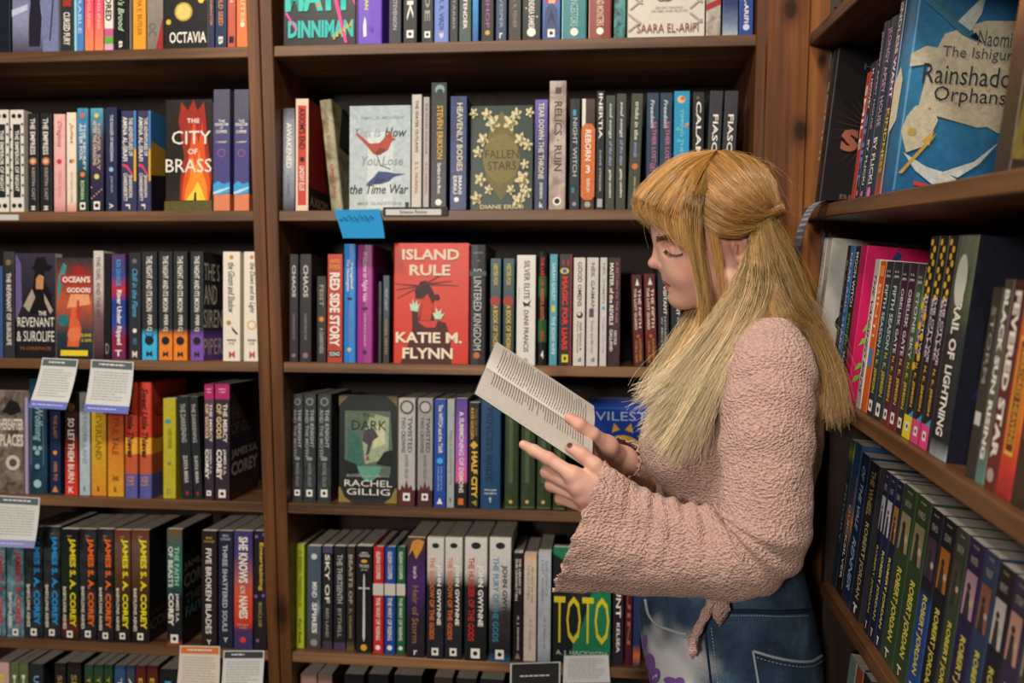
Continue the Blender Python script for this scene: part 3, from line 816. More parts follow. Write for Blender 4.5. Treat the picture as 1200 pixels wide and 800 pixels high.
B(256, 273, 622, 'dark navy paperback with thin silver capitals', '24263a', [txt('THREE SHATTERED SOULS', 'c0c4d0', .28, .62, .14, .88), h('MAI', 'b0b4c0', .3, .7, .95, .97), h('CORLAND', 'b0b4c0', .15, .85, .92, .94), h('Y', W, .35, .65, .05, .09)], d=.002)
B(274, 296, 622, 'paperback shading from purple to flame red with white capitals', [(0, '3a3468'), (.16, '4a3460'), (.22, 'c03a28'), (.45, 'd0523a'), (.6, 'a05a5a'), (.8, '4a3a70'), (1, '3f3870')], [txt('SHE KNOWS', W, .25, .75, .56, .95, bold=.03), txt('ALL THE', W, .35, .6, .47, .54), txt('NAMES', W, .28, .75, .26, .45, bold=.03), h('MICHELE', 'e8a090', .2, .8, .2, .215), h('FOX', 'e8a090', .3, .7, .175, .19), disc('d83a3a', .5, .08, .16)], d=.001)
B(297.5, 312.5, 622, 'black paperback with yellow gothic letters and violet blossoms', '221e26', [txt('Entertaining', 'd8b83a', .35, .75, .5, .9), txt('MONICA KIM', '9a8a4a', .35, .65, .2, .4)] + [disc('7a5a9a', (.2, .8, .15, .75, .3)[k], (.95, .97, .45, .46, .08)[k], .14, n=8) for k in range(5)], d=.001)

row('W6', 0.010, ', left bookcase bottom row', 'books on the left bookcase', 890)
for (x0, x1, yt, c, ds, tx, tc) in ((-6, 11, 776, 'c8a0a0', 'pink paperback with a yellow dot', 'ROSE', 'd8c83a'), (12.5, 22, 777, '5a6a44', 'sage green paperback, left one of a pair', 'MOSS', W), (22.5, 33, 777, '5a6a44', 'sage green paperback, right one of a pair', 'MOSS', W),
        (35, 51, 778, '2a2c30', 'charcoal paperback with pale blue capitals', 'UPRISING', '7ab0d0'), (64, 77, 777, '262422', 'black paperback with a gold crest, left twin', 'SERAPH', 'a08a4a'), (79, 95, 776, '262422', 'black paperback with a gold crest, right twin', 'SERAPH', 'a08a4a'),
        (99, 109, 779, '2c4a30', 'bottle green paperback, first of the green three', 'THE VOW', 'b0a04a'), (110, 121, 779, '2c4a30', 'bottle green paperback, middle of the green three', 'THE VOW', 'b0a04a'), (122, 132, 779, '2c4630', 'bottle green paperback with a cream triangle', 'THE VOW', 'b0a04a'),
        (134, 147, 780, '34507a', 'steel blue paperback', 'TIDES', W), (148, 158, 780, '3a4658', 'slate blue narrow paperback', 'ASHES', W), (159, 171, 780, '5a2420', 'maroon paperback with gold flames, left twin', 'EMBER', 'd0a040'), (172, 185, 780, '5a2420', 'maroon paperback with gold flames, right twin', 'EMBER', 'd0a040'),
        (187, 207, 784, '202224', 'black paperback with a cyan letter', 'HOLLOW', '4ab0d0')):
    B(x0, x1, yt, ds, c, [txt(tx, tc, .3, .7, .4, .88)])
# ------------------------------------------------------------------ middle bookcase
row('W1', 0.006, ', middle bookcase top row', 'books on the middle bookcase', 46)
B(331, 416.5, -82, 'black face-out cover with huge turquoise capitals and pink streaks', '1b1a1e', [
    f('MATT', '3ac0b4', .04, .96, .30, .58, bold=.06), f('DINNIMAN', '38b8b0', .08, .98, .07, .22, bold=.05), poly('d83a8a', [(.62, .62), (.68, .62), (.90, .02), (.86, .02)]), poly('d83a8a', [(.80, .62), (.86, .62), (1, .40), (1, .34)]),
    poly('e8e8e4', [(.36, .58), (.52, .60), (.46, .48), (.40, .44)]), fdisc('b8902e', .50, .35, .03), poly('c84a9a', [(.04, .28), (.20, .12), (.21, .14), (.06, .30)])] +
    [poly('c8a82e', [(.70 + .045 * k, .05 + .022 * k), (.73 + .045 * k, .05 + .022 * k), (.735 + .045 * k, .09 + .022 * k), (.71 + .045 * k, .09 + .022 * k)]) for k in range(6)], face=True, hard=True)
B(418, 448, -82, 'thick purple hardcover with yellow lettering and a white figure', '6a46c0', [txt('MATT', 'd8d83a', .5, .72, .42, .62, bold=.04), txt('DINNIMAN', 'd8d83a', .32, .46, .3, .62, bold=.03), poly('e8e4f0', [(.28, .06), (.4, .07), (.38, .2), (.32, .24), (.26, .16)], 'S'), disc('5a38ac', .58, .13, .1), rect('3a2a50', 0, .05, 0, 1)], hard=True, d=.003)
def sp(x0, x1, yt, desc, col, t1=None, c1=W, t2=None, c2=W, extra=(), **k):
    it = []
    if t1: it.append(txt(t1, c1, .27, .73, .45 if t2 else .2, .92))
    if t2: it.append(txt(t2, c2, .34, .66, .12, .4))
    B(x0, x1, yt, desc, col, it + list(extra), **k)
sp(455.5, 470.5, -80, 'slate grey paperback with silver capitals next to the purple hardcover', '2b2d3a', 'MIDNIGHT', W, 'STEVENSON', 'b0b0b8')
sp(472.5, 489, -80, 'thick black paperback with a white mark at its foot', '1f1f20', 'DUSK', W, None, W, mark(v=.08))
sp(494, 508, -78, 'charcoal paperback with a white foot mark left of the periwinkle one', '2a2a2c', 'SHADE', G, None, W, mark(v=.08))
sp(509, 526, -80, 'periwinkle blue paperback with dark capitals', '6a82c8', 'AMONG SEA', '2c3a78', 'R. R. VIRDI', '2c3a78', [h('w', W, .35, .65, .04, .09)])
sp(527, 537, -78, 'narrow charcoal paperback with silver capitals', '323438', 'ONYX', W, 'TARBIS', G)
sp(538, 552.5, -80, 'dark green paperback with white brush capitals', [(0, '4a5a54'), (1, '2a3a34')], 'IN THE', W, 'TENDER', W)
sp(553.5, 561, -78, 'glossy bright blue paperback sliver', [(0, '2a5a9c'), (.5, '3a9ad0'), (1, '2a4a8a')])
sp(564, 579, -80, 'black brown paperback with purple letters and a gold monogram', '2a2426', 'CHAIN', 'a05a9a', 'SHOP', 'a05a9a', [disc('c8a03a', .5, .08, .2)])
sp(581, 594, -80, 'navy blue paperback with grey lettering', '2c4060', 'WINTER', 'a8b0c0', 'VESPER', '8a96a8', [h('r', W, .35, .65, .03, .08)])
sp(596, 611, -80, 'taupe grey paperback with brown lettering', '3a3632', 'PORCELAIN', 'a09080', 'A. R. FISHER', '8a8078')
sp(612, 634, -80, 'black paperback with white capitals and starry specks', '1e2020', 'LEGEND', W, 'ANDREA EAMES', W, [disc(W, .5, .08, .24), disc('d8c86a', .2, .3, .05, n=6), disc('d8c86a', .8, .22, .05, n=6)])
B(635.5, 657, -78, 'blue paperback with a red-hooded armoured figure', [(0, '2a4a8a'), (.4, '3a6ab0'), (1, '4a90c8')], [disc('b82c2a', .5, .40, .42), disc('d8a890', .52, .36, .2), poly('3a4a74', [(.1, .05), (.9, .05), (.85, .28), (.6, .34), (.4, .34), (.15, .28)], 'S'), poly('22305a', [(.2, .1), (.5, .2), (.8, .1), (.5, .3)], 'S')] + mark(v=.06, s=.4))
sp(658.5, 688, -80, 'wide teal hardcover with cream capitals', '3a8088', 'GODS AND SOULS', 'c8d0c0', 'ANCESTORS', '9ac0b8', [disc(W, .5, .07, .16), rect('8ac8c4', 0, .05, 0, 1)], hard=True)
sp(690, 717, -80, 'wide brick red hardcover with cream capitals', '8a403c', 'OF THE GODS', 'dcc0b0', 'AND MONSTERS', 'dcc0b0', [disc(W, .5, .07, .16), rect('c89080', 0, .05, 0, 1)], hard=True)
sp(719.5, 733.5, -78, 'dark teal paperback with swirling print', ('m', '143a40', '4a9a98', 60))
B(735.5, 826, -85, 'white face-out cover with red ribbon and interlaced pattern', 'cfc8bc', [
    poly('9c2a28', [(.18, .50), (.40, .44), (.62, .47), (.80, .43), (1, .46), (1, .49), (.80, .47), (.62, .51), (.40, .48), (.20, .54)]), fdisc('6a6460', .44, .355, .06, .7), fdisc('cfc8bc', .44, .355, .04, .7), fdisc('6a6460', .52, .355, .06, .7), fdisc('cfc8bc', .52, .355, .04, .7)] +
    [poly('a8a096', [(u, v), (u + .16, v + .09), (u + .18, v + .08), (u + .02, v - .01)]) for u, v in ((.0, .06), (.02, .26), (.80, .07), (.80, .26), (.0, .40), (.82, .38))] +
    [poly('a8a096', [(u, v + .09), (u + .02, v + .1), (u + .18, v + .01), (u + .16, v)]) for u, v in ((.0, .12), (.02, .30), (.80, .12), (.80, .30))] +
    [f('AN EPIC FANTASY', '8a847c', .36, .72, .26, .275), f('OF FIRE AND BLOOD', '8a847c', .3, .78, .23, .245), f('SAARA EL-ARIFI', '8a4440', .12, .92, .04, .12, bold=0)], face=True, hard=True)
sp(827.5, 845, -80, 'grey white paperback with a red ribbon stroke', ('m', '8a8078', 'c0b8ac', 50), None, W, None, W, [poly('9c2a28', [(0, .24), (1, .3), (1, .36), (0, .3)], 'S')])
sp(847, 865.5, -82, 'dark blue paperback with a snowy white lower side', [(0, 'a8b0b8'), (.12, '6a7a98'), (.3, '2a3c68'), (1, '24386a')])
sp(866.5, 883, -82, 'deep blue paperback with white capitals against the right post', '2c4a90', 'FAEBOUND', W, 'EL-ARIFI', W, [disc('c8d0e0', .5, .08, .24)])

row('W2', 0.006, ', middle bookcase second row', 'books on the middle bookcase', 245)
B(331, 345.5, 127, 'blue grey paperback with white capitals at the left post', [(0, '2a2c34'), (.2, '7a8090'), (.5, 'a0a6b2'), (.85, '8a909c'), (1, '4a4c54')], [txt('AWAKENED', W, .3, .75, .42, .86), txt('A. E. OSWORTH', '5a6070', .35, .6, .15, .35)], d=.012)
B(346.5, 361.5, 116, 'red paperback with cream borders and black capitals', 'c83428', [rect('dcc8ac', 0, .16, 0, 1), rect('dcc8ac', .84, 1, 0, 1), rect('dcc8ac', 0, 1, .94, 1), rect('dcc8ac', 0, 1, 0, .05), txt("AXIOM'S END", '1c1618', .25, .75, .55, .92, bold=.02), disc('1c1618', .5, .46, .2), txt('LINDSAY ELLIS', W, .3, .7, .18, .4),
   frect('8a1c18', 0, 1, .2, 1), frect('1c1618', 0, 1, 0, .22), f('AXIOM', 'a08a6a', .05, .95, .05, .14)], D=.125)
B(388, 402.5, 112, 'olive and cream hardcover leaning left against the gap', ('m', '6a6448', 'b0a888', 25), [txt('NATURAL BEAUTY', '8a7a5a', .3, .6, .5, .92), txt('LING LING', 'b04a3a', .35, .62, .12, .42),
   poly('2c3828', [(.1, .6), (.9, .55), (.95, .95), (.4, .98)]), poly('a8382e', [(.75, .3), (.98, .35), (.9, .8)])], lean=-6.5, hard=True, H=.212, d=.02)
B(409, 481, 124, 'pale grey-blue face-out cover with a red bird and blue bird', [(0, 'b0bcbc'), (1, 'a8b6ba')], [
    frect('c8d0d0', .30, .72, .02, .75), f('AMAL EL-MOHTAR', '8a989c', .18, .9, .87, .90), f('This Is', '9aa6a8', .08, .52, .70, .79, shear=.25), f('How', '3a4448', .58, .94, .70, .79, shear=.25), f('You Lose', '8a9698', .2, .88, .43, .52, shear=.25), f('the Time War', '2f383c', .01, .97, .16, .25, shear=.25), f('MAX GLADSTONE', '8a989c', .14, .86, .055, .085),
    poly('a8402e', [(.10, .735), (.14, .74), (.34, .64), (.50, .645), (.60, .71), (.68, .755), (.71, .70), (.76, .68), (.70, .66), (.64, .58), (.50, .53), (.40, .54), (.30, .61)]), poly('7a2c20', [(.40, .54), (.50, .53), (.64, .58), (.50, .60)]),
    poly('31427a', [(.28, .255), (.42, .33), (.48, .375), (.62, .37), (.74, .355), (.92, .35), (.74, .325), (.66, .28), (.52, .255), (.40, .25)]), poly('202c58', [(.40, .25), (.52, .255), (.60, .30), (.46, .32)]),
    poly('5a3a34', [(.44, .54), (.455, .54), (.52, .44), (.505, .44)]), poly('5a4a54', [(.50, .44), (.68, .40), (.68, .39), (.50, .43)]), frect('2a3034', .92, .98, .02, .08)], face=True, d=.012)
B(482, 494, 111, 'white paperback with black and red lettering', 'c0b8b0', [txt('THE WATER OUTLAWS', '3a3434', .35, .68, .5, .95), txt('S. L. HUANG', 'a04a44', .35, .68, .15, .42)])
B(495.5, 503, 114, 'thin grey paperback with black and red lettering', 'a8a09a', [txt('THE WATER OUTLAWS', '4a4444', .35, .68, .5, .95), txt('S. L. HUANG', 'a04a44', .35, .68, .15, .42)])
B(504.5, 523.5, 97, 'tall dark grey paperback with yellow capitals and a pale arch', '23282a', [disc('7a9a9c', .55, .945, .3), disc('23282a', .55, .925, .2), txt('STEVEN ERIKSON', 'd8a82a', .38, .75, .4, .82), txt('Gardens of the Moon', W, .42, .66, .13, .37), disc(W, .5, .06, .2)], d=.002)
B(527, 547, 113, 'navy paperback with cream capitals and a round foot mark', ('m', '1e2c58', '2c4078', 60), [txt('HEAVENLY BODIES', 'd8cca8', .4, .75, .34, .94), txt('IMANI', W, .5, .72, .14, .3), txt('ERRIU', W, .2, .42, .14, .3), disc(W, .4, .09, .15)], d=.002)
def lobes(c, u, v, r, n, ph, dp):
    return poly(c, [(u + r * (1 + dp * math.cos(n * a + ph)) * math.cos(a), v + r * .70 * (1 + dp * math.cos(n * a + ph)) * math.sin(a)) for a in np.linspace(0, 6.283, 28, endpoint=False)])
sc = lambda u, v, r: [lobes('cfc394', u, v, r * .95, 5, u * 40, .34), lobes('7c7648', u + r * .1, v - r * .08, r * .62, 4, v * 30, .3), lobes('d8cea2', u - r * .12, v + r * .05, r * .36, 3, u * 20, .3)]
B(551, 624, 124, 'dark green face-out cover with cream scrolls and olive oval', '26382e', [poly('6a6136', [(.5, .95), (.68, .80), (.78, .55), (.74, .30), (.5, .10), (.26, .30), (.22, .55), (.32, .80)]), fdisc('7a6e3c', .5, .5, .3, 1.3), f('FALLEN', '2f2c1a', .24, .78, .50, .58, bold=0), f('STARS', '2f2c1a', .28, .74, .39, .47, bold=0), f('DIANE ERRIU', 'c8c08c', .16, .86, .02, .06)] +
   sum([sc(*q) for q in ((.36, .84, .10), (.64, .84, .10), (.26, .92, .07), (.74, .92, .07), (.20, .68, .08), (.80, .68, .08), (.12, .56, .07), (.84, .30, .10), (.16, .30, .08), (.90, .18, .08), (.78, .10, .09), (.92, .62, .07), (.10, .12, .08), (.95, .93, .06), (.05, .93, .06), (.88, .44, .06), (.66, .2, .06), (.3, .2, .06))], []), face=True, d=.02)
B(626, 641.5, 117, 'paperback fading violet to navy with cream capitals', [(0, '24304c'), (.5, '2f3a66'), (.85, '5a50a0'), (1, '6a62b0')], [txt('TEAR DOWN THE THRONE', 'd8d0b0', .3, .72, .28, .97), txt('JENNIFER BENKAU', W, .35, .65, .1, .25), h('k', W, .4, .7, .02, .07)])
B(643, 663, 95, 'tall pale weathered paperback with dark outlined capitals', ('m', '8a7468', 'c0b4a8', 30), [rect('4a4240', .35, .7, .9, .95), txt('RELICS · RUIN', '4a4040', .3, .75, .3, .84), disc(W, .5, .065, .26), disc(K, .5, .065, .16)], d=.002)
B(667, 679.5, 116, 'black paperback with cyan glints and grey capitals', ('m', '181a1c', '1f3036', 40), [txt('NIGHT WITCH', 'a8b0b4', .3, .72, .3, .83), rect('3a9ac0', .3, .6, .85, .9), rect('2a7a94', .2, .5, .15, .2), disc('8a9498', .5, .05, .2)])
B(680.5, 697, 116, 'dark paperback with a rounded orange title panel', [(0, '4a2c20'), (.1, '2a2220'), (.75, '3a2a24'), (1, '4a3830')], [poly('e0d8cc', [(.05, .75), (.3, .75), (.3, 1), (.05, 1)], 'S'), poly('c86a30', [(0, .12), (.25, .085), (.75, .085), (1, .12), (1, .73), (.75, .775), (.25, .775), (0, .73)], 'S'), txt('REBORN', W, .28, .72, .44, .72), txt('3', W, .35, .65, .33, .4, False), txt('SEVEN JAY', W, .35, .65, .15, .28), disc('a8a088', .5, .045, .22)])
B(698, 708, 107, 'narrow glossy black paperback with white wide capitals', '18181c', [txt('INERTIA', W, .3, .75, .6, .98), txt('DAVE STRIDER', 'b0b0b0', .4, .65, .15, .5), rect('a8a8ac', .2, .8, .02, .09)])
gr = lambda: [txt('soul songs', 'c8d0d8', .3, .7, .62, .93, shear=.2), txt('of the days', '9aa0d8', .3, .7, .38, .6, shear=.2), txt('gailey sanders', W, .35, .68, .1, .35, shear=.2)]
B(709, 720.5, 112, 'grey green paperback with white script, left twin', '3c4238', gr())
B(721.5, 733.5, 110, 'grey green paperback with white script, right twin', '3c4238', gr())
B(735, 749, 110, 'mossy green paperback with orange fox and pale script', '3f463a', [txt('tricks in the', 'd8d0b8', .35, .7, .6, .93, shear=.2), txt('woods', '8a90c8', .35, .7, .45, .58, shear=.2), disc('c8703a', .5, .37, .26), txt('emma tempest', 'c8a088', .38, .65, .08, .28)], lean=1.5)
nb = lambda: [txt('Freedom', 'c8d0d8', .3, .62, .7, .94, shear=.2), txt('FATHER LOST', 'b86a8a', .45, .8, .4, .75, bold=.02), txt('GET LOST', 'b86a8a', .3, .7, .2, .4, bold=.02)]
B(757, 771.5, 109, 'slate blue paperback with pink capitals, left twin', '2c4058', nb())
B(772.5, 787, 109, 'slate blue paperback with pink capitals, right twin', '2c4058', nb())
B(789, 807.5, 107, 'bright sky blue paperback with a small bird on top', '2a94c0', [disc('d8b88a', .45, .93, .26), disc('c86a3a', .55, .94, .14), txt('TIPPING THE SCALES', '7ac4d8', .4, .62, .25, .85), disc('5ab89a', .25, .68, .14), disc('d86a8a', .75, .7, .08), disc('e08a3a', .85, .72, .1), disc('4ac0b0', .3, .58, .12)])
sp(811, 824.5, 108, 'dark charcoal paperback with spaced white capitals', '2a2c2e', 'CALAMITY', W, None, W, [disc('5a5c60', .4, .95, .16)])
B(825.5, 841, 107, 'grey paperback with spaced white capitals, left twin', '3a3a40', [txt('FIASCO', W, .3, .72, .38, .8)], lean=2)
B(843, 859, 107, 'grey paperback with spaced white capitals, right twin', '3a3a40', [txt('FIASCO', W, .3, .72, .38, .8)], lean=2)

row('W3', 0.006, ', middle bookcase third row', 'books on the middle bookcase', 427)
ch = lambda: [txt('CHAOS', 'c0bcb8', .3, .72, .6, .9, bold=.03), txt('CONSTANCE FAY', '8a8684', .38, .62, .2, .45), disc('8a6a64', .5, .06, .24)]
B(339, 349.5, 298, 'black paperback with wide grey capitals, left twin', '29272b', ch(), d=.012)
B(351, 365, 298, 'black paperback with wide grey capitals, right twin', '29272b', ch(), d=.012)
B(371, 382.5, 324, 'short dark mottled paperback with a gold flower', ('m', '1e1c1a', '34302c', 40), [txt('FEIST', 'a09888', .3, .72, .65, .9), disc('b8682a', .5, .5, .3), disc('d89a4a', .5, .5, .16), txt('A DARKNESS', 'a8a49c', .3, .72, .1, .4)], d=.02)
B(383.5, 401.5, 298, 'red orange paperback with large white capitals', 'b43c28', [h('JASPER', 'd8902a', .15, .85, .91, .955, bold=.03), h('FFORDE', 'd8902a', .15, .85, .86, .905, bold=.03), txt('RED SIDE STORY', W, .15, .82, .15, .83, bold=.035), rect('2a1c1a', .08, .92, .05, .11), h('SOHO', W, .15, .85, .06, .1)], d=.003)
B(402.5, 417, 286, 'bright azure hardcover with white script', '2a80d0', [txt('The Hexologists', W, .2, .5, .6, .87, shear=.2), txt('Tangled', W, .55, .8, .62, .85, shear=.2), disc('2a1c24', .5, .54, .22, asp=.5), txt('JOSIAH BANCROFT', 'b06a8a', .42, .6, .18, .48), disc('b8b8b0', .5, .11, .18)], hard=True, d=.003)
B(418, 437, 287, 'magenta hardcover with pale script', '9c2f88', [txt('Welcome to Night Vale', 'e8c8e0', .3, .68, .52, .94, shear=.25), disc('3a1a34', .5, .46, .2, asp=.5), txt('JOSEPH FINK & CRANOR', 'd8b0cc', .42, .58, .14, .42), disc('4a1c40', .5, .09, .14)], hard=True, d=.003)
B(443, 447.5, 330, 'very thin dark green booklet', '25302a', d=.02)
B(448.5, 456.5, 323, 'thin slate blue paperback with gold foot lettering', [(0, '2a2a2a'), (.5, '2f3c4c'), (1, '3a4a60')], [txt('FIRST LIGHT', 'a8b0b8', .3, .7, .6, .85), txt('NORA SMITH', 'a88a3a', .3, .7, .1, .5)], d=.02)
B(460.5, 549, 285, 'red face-out hardcover with a shadowy whiskered rat figure', 'cc2c10', [
    poly('4a1418', [(.10, 0), (.78, 0), (.76, .22), (.70, .34), (.60, .36), (.56, .30), (.44, .30), (.34, .34), (.33, .44), (.25, .44), (.26, .3), (.22, .18)]), poly('3a1014', [(.29, .60), (.36, .68), (.44, .69), (.52, .62), (.56, .55), (.52, .48), (.55, .36), (.34, .36), (.40, .54), (.30, .54)]),
    poly('c83a22', [(.36, .36), (.50, .36), (.54, .48), (.46, .58), (.40, .54)]), fdisc('3a1014', .58, .55, .04), fdisc('3a1014', .42, .66, .04)] +
    [poly('5a1c1c', [(.38, .64), (.38 - dx, .64 + dy), (.38 - dx, .645 + dy), (.385, .65)]) for dx, dy in ((.36, .02), (.35, -.03), (.33, -.1))] + [poly('5a1c1c', [(.42, .655), (.42 + dx, .655 + dy), (.42 + dx, .66 + dy), (.42, .665)]) for dx, dy in ((.36, .03), (.45, -.01), (.28, .1))] +
    [poly('b8d8b8', [(.24, .44), (.33, .43), (.36, .50), (.33, .485), (.32, .53), (.29, .49), (.26, .54), (.26, .49), (.22, .50)]), poly('b8d8b8', [(.56, .37), (.64, .37), (.69, .42), (.64, .41), (.65, .46), (.61, .43), (.57, .47), (.57, .42), (.53, .42)]),
     f('ISLAND', 'e0d0b8', .12, .88, .86, .95, bold=.03), f('RULE', 'e0d0b8', .22, .76, .73, .82, bold=.03), f('KATIE M.', 'eadcc4', .04, .92, .17, .26, bold=.03), f('FLYNN', 'eadcc4', .13, .80, .04, .13, bold=.03)], face=True, hard=True, d=.014)
B(550, 569.5, 287, 'dark grey hardcover with large silver capitals', '2b2c2f', [txt('SPLINTERED KINGDOM', 'c8c8c8', .25, .72, .12, .8, bold=0), h('SHADOWS', '9a9a98', .2, .8, .925, .94), h('THE', 'a08a4a', .4, .6, .86, .875), disc('b86a2a', .45, .075, .2), rect('3a4a50', 0, 1, .74, .78)], hard=True, d=.006)
bt = lambda: [txt('HESTER FOX', 'd0b840', .3, .68, .75, .95), disc('a03428', .45, .6, .45), txt('A BOOK OF THORNS', 'd8b43a', .28, .72, .12, .56, bold=.02)]
B(574, 587, 303, 'dark teal paperback with yellow capitals and red rose, left twin', [(0, '2a3438'), (.5, '2a3a3c'), (1, '2c5058')], bt())
B(589, 602.5, 303, 'dark teal paperback with yellow capitals and red rose, right twin', [(0, '2a3438'), (.5, '2a3a3c'), (1, '2c5058')], bt())
B(605, 627.5, 299, 'wide white paperback with a black bird on its spine', 'dad8d2', [txt('SILVER ELITE', '4a4c4e', .38, .68, .6, .95), poly('1c1e20', [(.3, .58), (.55, .56), (.8, .6), (.66, .55), (.8, .53), (.55, .54), (.4, .53)], 'S'), txt('DANI FRANCIS', '4a4c4e', .38, .64, .12, .5), disc('a8a8a4', .5, .045, .12), poly('9a9c9c', [(.1, .7), (.14, .72), (.12, .6), (.1, .58)], 'S')], d=.003)
B(630, 640.5, 295, 'black hardcover with red letters and green patches', ('c', [(0, '1e1e20'), (.2, '2c5a30'), (.4, '1e1e20'), (.6, '2c5a34'), (.78, '1e1e20')]), [txt('THE LAST OF', 'c83a2a', .3, .7, .7, .95), txt('VENGEFUL GHOSTS', 'd06a3a', .3, .7, .4, .68), txt('KIM FU', 'c83a2a', .3, .7, .22, .3), h('4', W, .35, .7, .06, .13)], hard=True)
B(643.5, 653, 298, 'light teal paperback with white capitals', '4a98a8', [txt('SARAH GAILEY', 'c8e0e4', .3, .72, .58, .92), rect('d8c83a', .3, .7, .48, .54), txt('THE ECHO WIFE', 'd0e4e8', .3, .72, .1, .44)])
B(654.5, 670, 298, 'black paperback with bold red capitals and a yellow eye', ('c', [(0, '222022'), (.86, '2a2426')]), [rect('7a2224', .85, 1, 0, 1), h('||', 'a03030', .25, .75, .9, .95), disc('d8c83a', .42, .85, .34, asp=.7), disc('2a6ab0', .42, .85, .18), txt('MAGIC FOR LIARS', 'e02c2c', .25, .68, .14, .8, bold=.035), rect('d8c83a', .25, .75, .03, .1), rect(K, .4, .6, .05, .08)])
B(671.5, 685.5, 302, 'white paperback with black curling title', 'd2ccc4', [txt('GOOD OMENS', '3a3634', .35, .72, .55, .96), disc('2a2624', .55, .47, .28), disc('d2ccc4', .5, .48, .15), txt('Neil Gaiman &', '5a5652', .55, .75, .14, .4), txt('Terry Pratchett', '5a5652', .28, .46, .12, .42), h('d', '4a4644', .4, .7, .04, .08)], d=.003)
B(687, 701, 302, 'white paperback with grey capitals and a small plum square', 'ccc8c4', [txt('NEIL GAIMAN', '5a5856', .35, .68, .52, .95), rect('5a4a5a', .22, .62, .45, .53), txt('Smoke and Mirrors', '8a8886', .38, .62, .12, .42), h('d', '4a4644', .4, .7, .04, .08)], d=.003)
B(702.5, 711, 302, 'narrow white paperback with a small blue mark', 'c8c6c4', [txt('NEIL GAIMAN', '7a7a7a', .35, .7, .58, .95), rect('4a9ab8', .3, .7, .52, .55), txt('Trigger Warning', '9a9a9a', .38, .66, .12, .45)], d=.003)
B(712, 727, 302, 'dark plum paperback with white capitals and red flecks', ('m', '2c2226', '4a2a30', 50), [txt('MASTER of the REVELS', W, .12, .42, .38, .95, bold=.02), txt('A RETURN TO THE RISE', 'b06a6a', .6, .8, .4, .96), txt('NICOLE', W, .5, .72, .2, .33), txt('GALLAND', W, .15, .4, .14, .34)], d=.003)
dr = lambda: [poly('dcd4c8', [(.35, .88), (.75, .88), (.55, .96)], 'S'), txt('THE FIFTH', 'dcd0c4', .6, .85, .42, .84), txt('THE LOST GUARD', 'dcd0c4', .2, .45, .4, .85), disc('b8602a', .5, .33, .16), txt('KATHLEEN', 'c8803a', .58, .8, .06, .3), txt('O NEAL GEAR', 'c8803a', .2, .42, .04, .28)]
B(742.5, 755, 322, 'dark red paperback leaning left, left twin', [(0, '4a2420'), (.5, '5a2422'), (1, '4a2022')], dr(), lean=-2.2)
B(757, 770.5, 321, 'dark red paperback leaning left, right twin', [(0, '4a2420'), (.5, '6a2824'), (1, '5a2224')], dr(), lean=-2.2)
B(772, 785, 312, 'charcoal paperback with white capitals beside her chin', '2c2e31', [txt('THE VISITANT', W, .5, .8, .52, .95), txt('KATHLEEN O NEAL', 'b0b0ac', .55, .75, .08, .5), txt('W MICHAEL', 'b0b0ac', .25, .42, .08, .5)], lean=-1.5)
B(787, 800, 314, 'charcoal paperback mostly hidden behind her chin', '2c2e31', [txt('THE VISITANT', W, .5, .8, .52, .95), txt('KATHLEEN O NEAL', 'b0b0ac', .55, .75, .08, .5)], lean=-1.5)

row('W4', 0.012, ', middle bookcase fourth row', 'books on the middle bookcase', 592)
kn = lambda: [disc('7a8284', .5, .93, .32), disc('3a4044', .5, .93, .2), txt('THE KNIGHT', 'a8acae', .55, .85, .5, .86), txt('AND THE MOTH', '9a9ea0', .15, .42, .42, .86), disc('8a9092', .5, .4, .26, asp=.6), txt('RACHEL GILLIG', '8a8e90', .38, .66, .14, .36)] + mark(v=.08, s=.5)
B(342, 355, 462, 'dark grey etched paperback, leftmost of three alike', ('m', '2a2e31', '3c4245', 60), kn(), d=.02)
B(355.5, 370, 462, 'dark grey etched paperback, middle of three alike', ('m', '2a2e31', '3c4245', 60), kn(), d=.02)
B(372, 388, 462, 'dark grey etched paperback, rightmost of three alike', ('m', '2a2e31', '3c4245', 60), kn(), d=.02)
B(397, 465.5, 464, 'dark face-out cover with a misty green pool and smoke', '23282a', [
    poly('5a6a5a', [(.10, .26), (.88, .26), (.92, .5), (.88, .86), (.10, .86)]), poly('9aa88a', [(.45, .36), (.85, .42), (.86, .80), (.55, .84), (.40, .6)]), poly('c8c8a0', [(.58, .50), (.80, .56), (.78, .74), (.62, .72)]), poly('3a6a5e', [(.14, .30), (.42, .34), (.36, .62), (.16, .7)]),
    poly('5f9a86', [(.30, .34), (.74, .34), (.68, .25), (.56, .20), (.46, .2), (.36, .26)]), poly('1c2022', [(.10, .26), (.36, .27), (.3, .36), (.10, .40)]), poly('1c2022', [(.64, .36), (.92, .34), (.92, .50), (.78, .48)]),
    poly('4a4248', [(.46, .44), (.52, .46), (.58, .58), (.68, .62), (.60, .70), (.44, .68), (.40, .58), (.50, .54)]), poly('a83024', [(.46, .40), (.53, .40), (.50, .45)]),
    f('THE', '3a3c34', .40, .62, .80, .84), f('DARK', '1f211d', .22, .82, .68, .77, bold=0), f('BOOKS OF SMITH', 'a8aca8', .14, .86, .24, .26), f('RACHEL', W, .10, .92, .15, .21, bold=0), f('GILLIG', W, .14, .88, .07, .13, bold=0),
    poly('8a7a3a', [(0, 0), (.22, 0), (.10, .05), (.03, .14), (0, .14)]), poly('8a7a3a', [(1, 0), (.78, 0), (.90, .05), (.97, .14), (1, .14)]), poly('6a6038', [(0, 1), (.18, 1), (.06, .94), (0, .9)]), poly('6a6038', [(1, 1), (.82, 1), (.94, .94), (1, .9)])], face=True, d=.03)
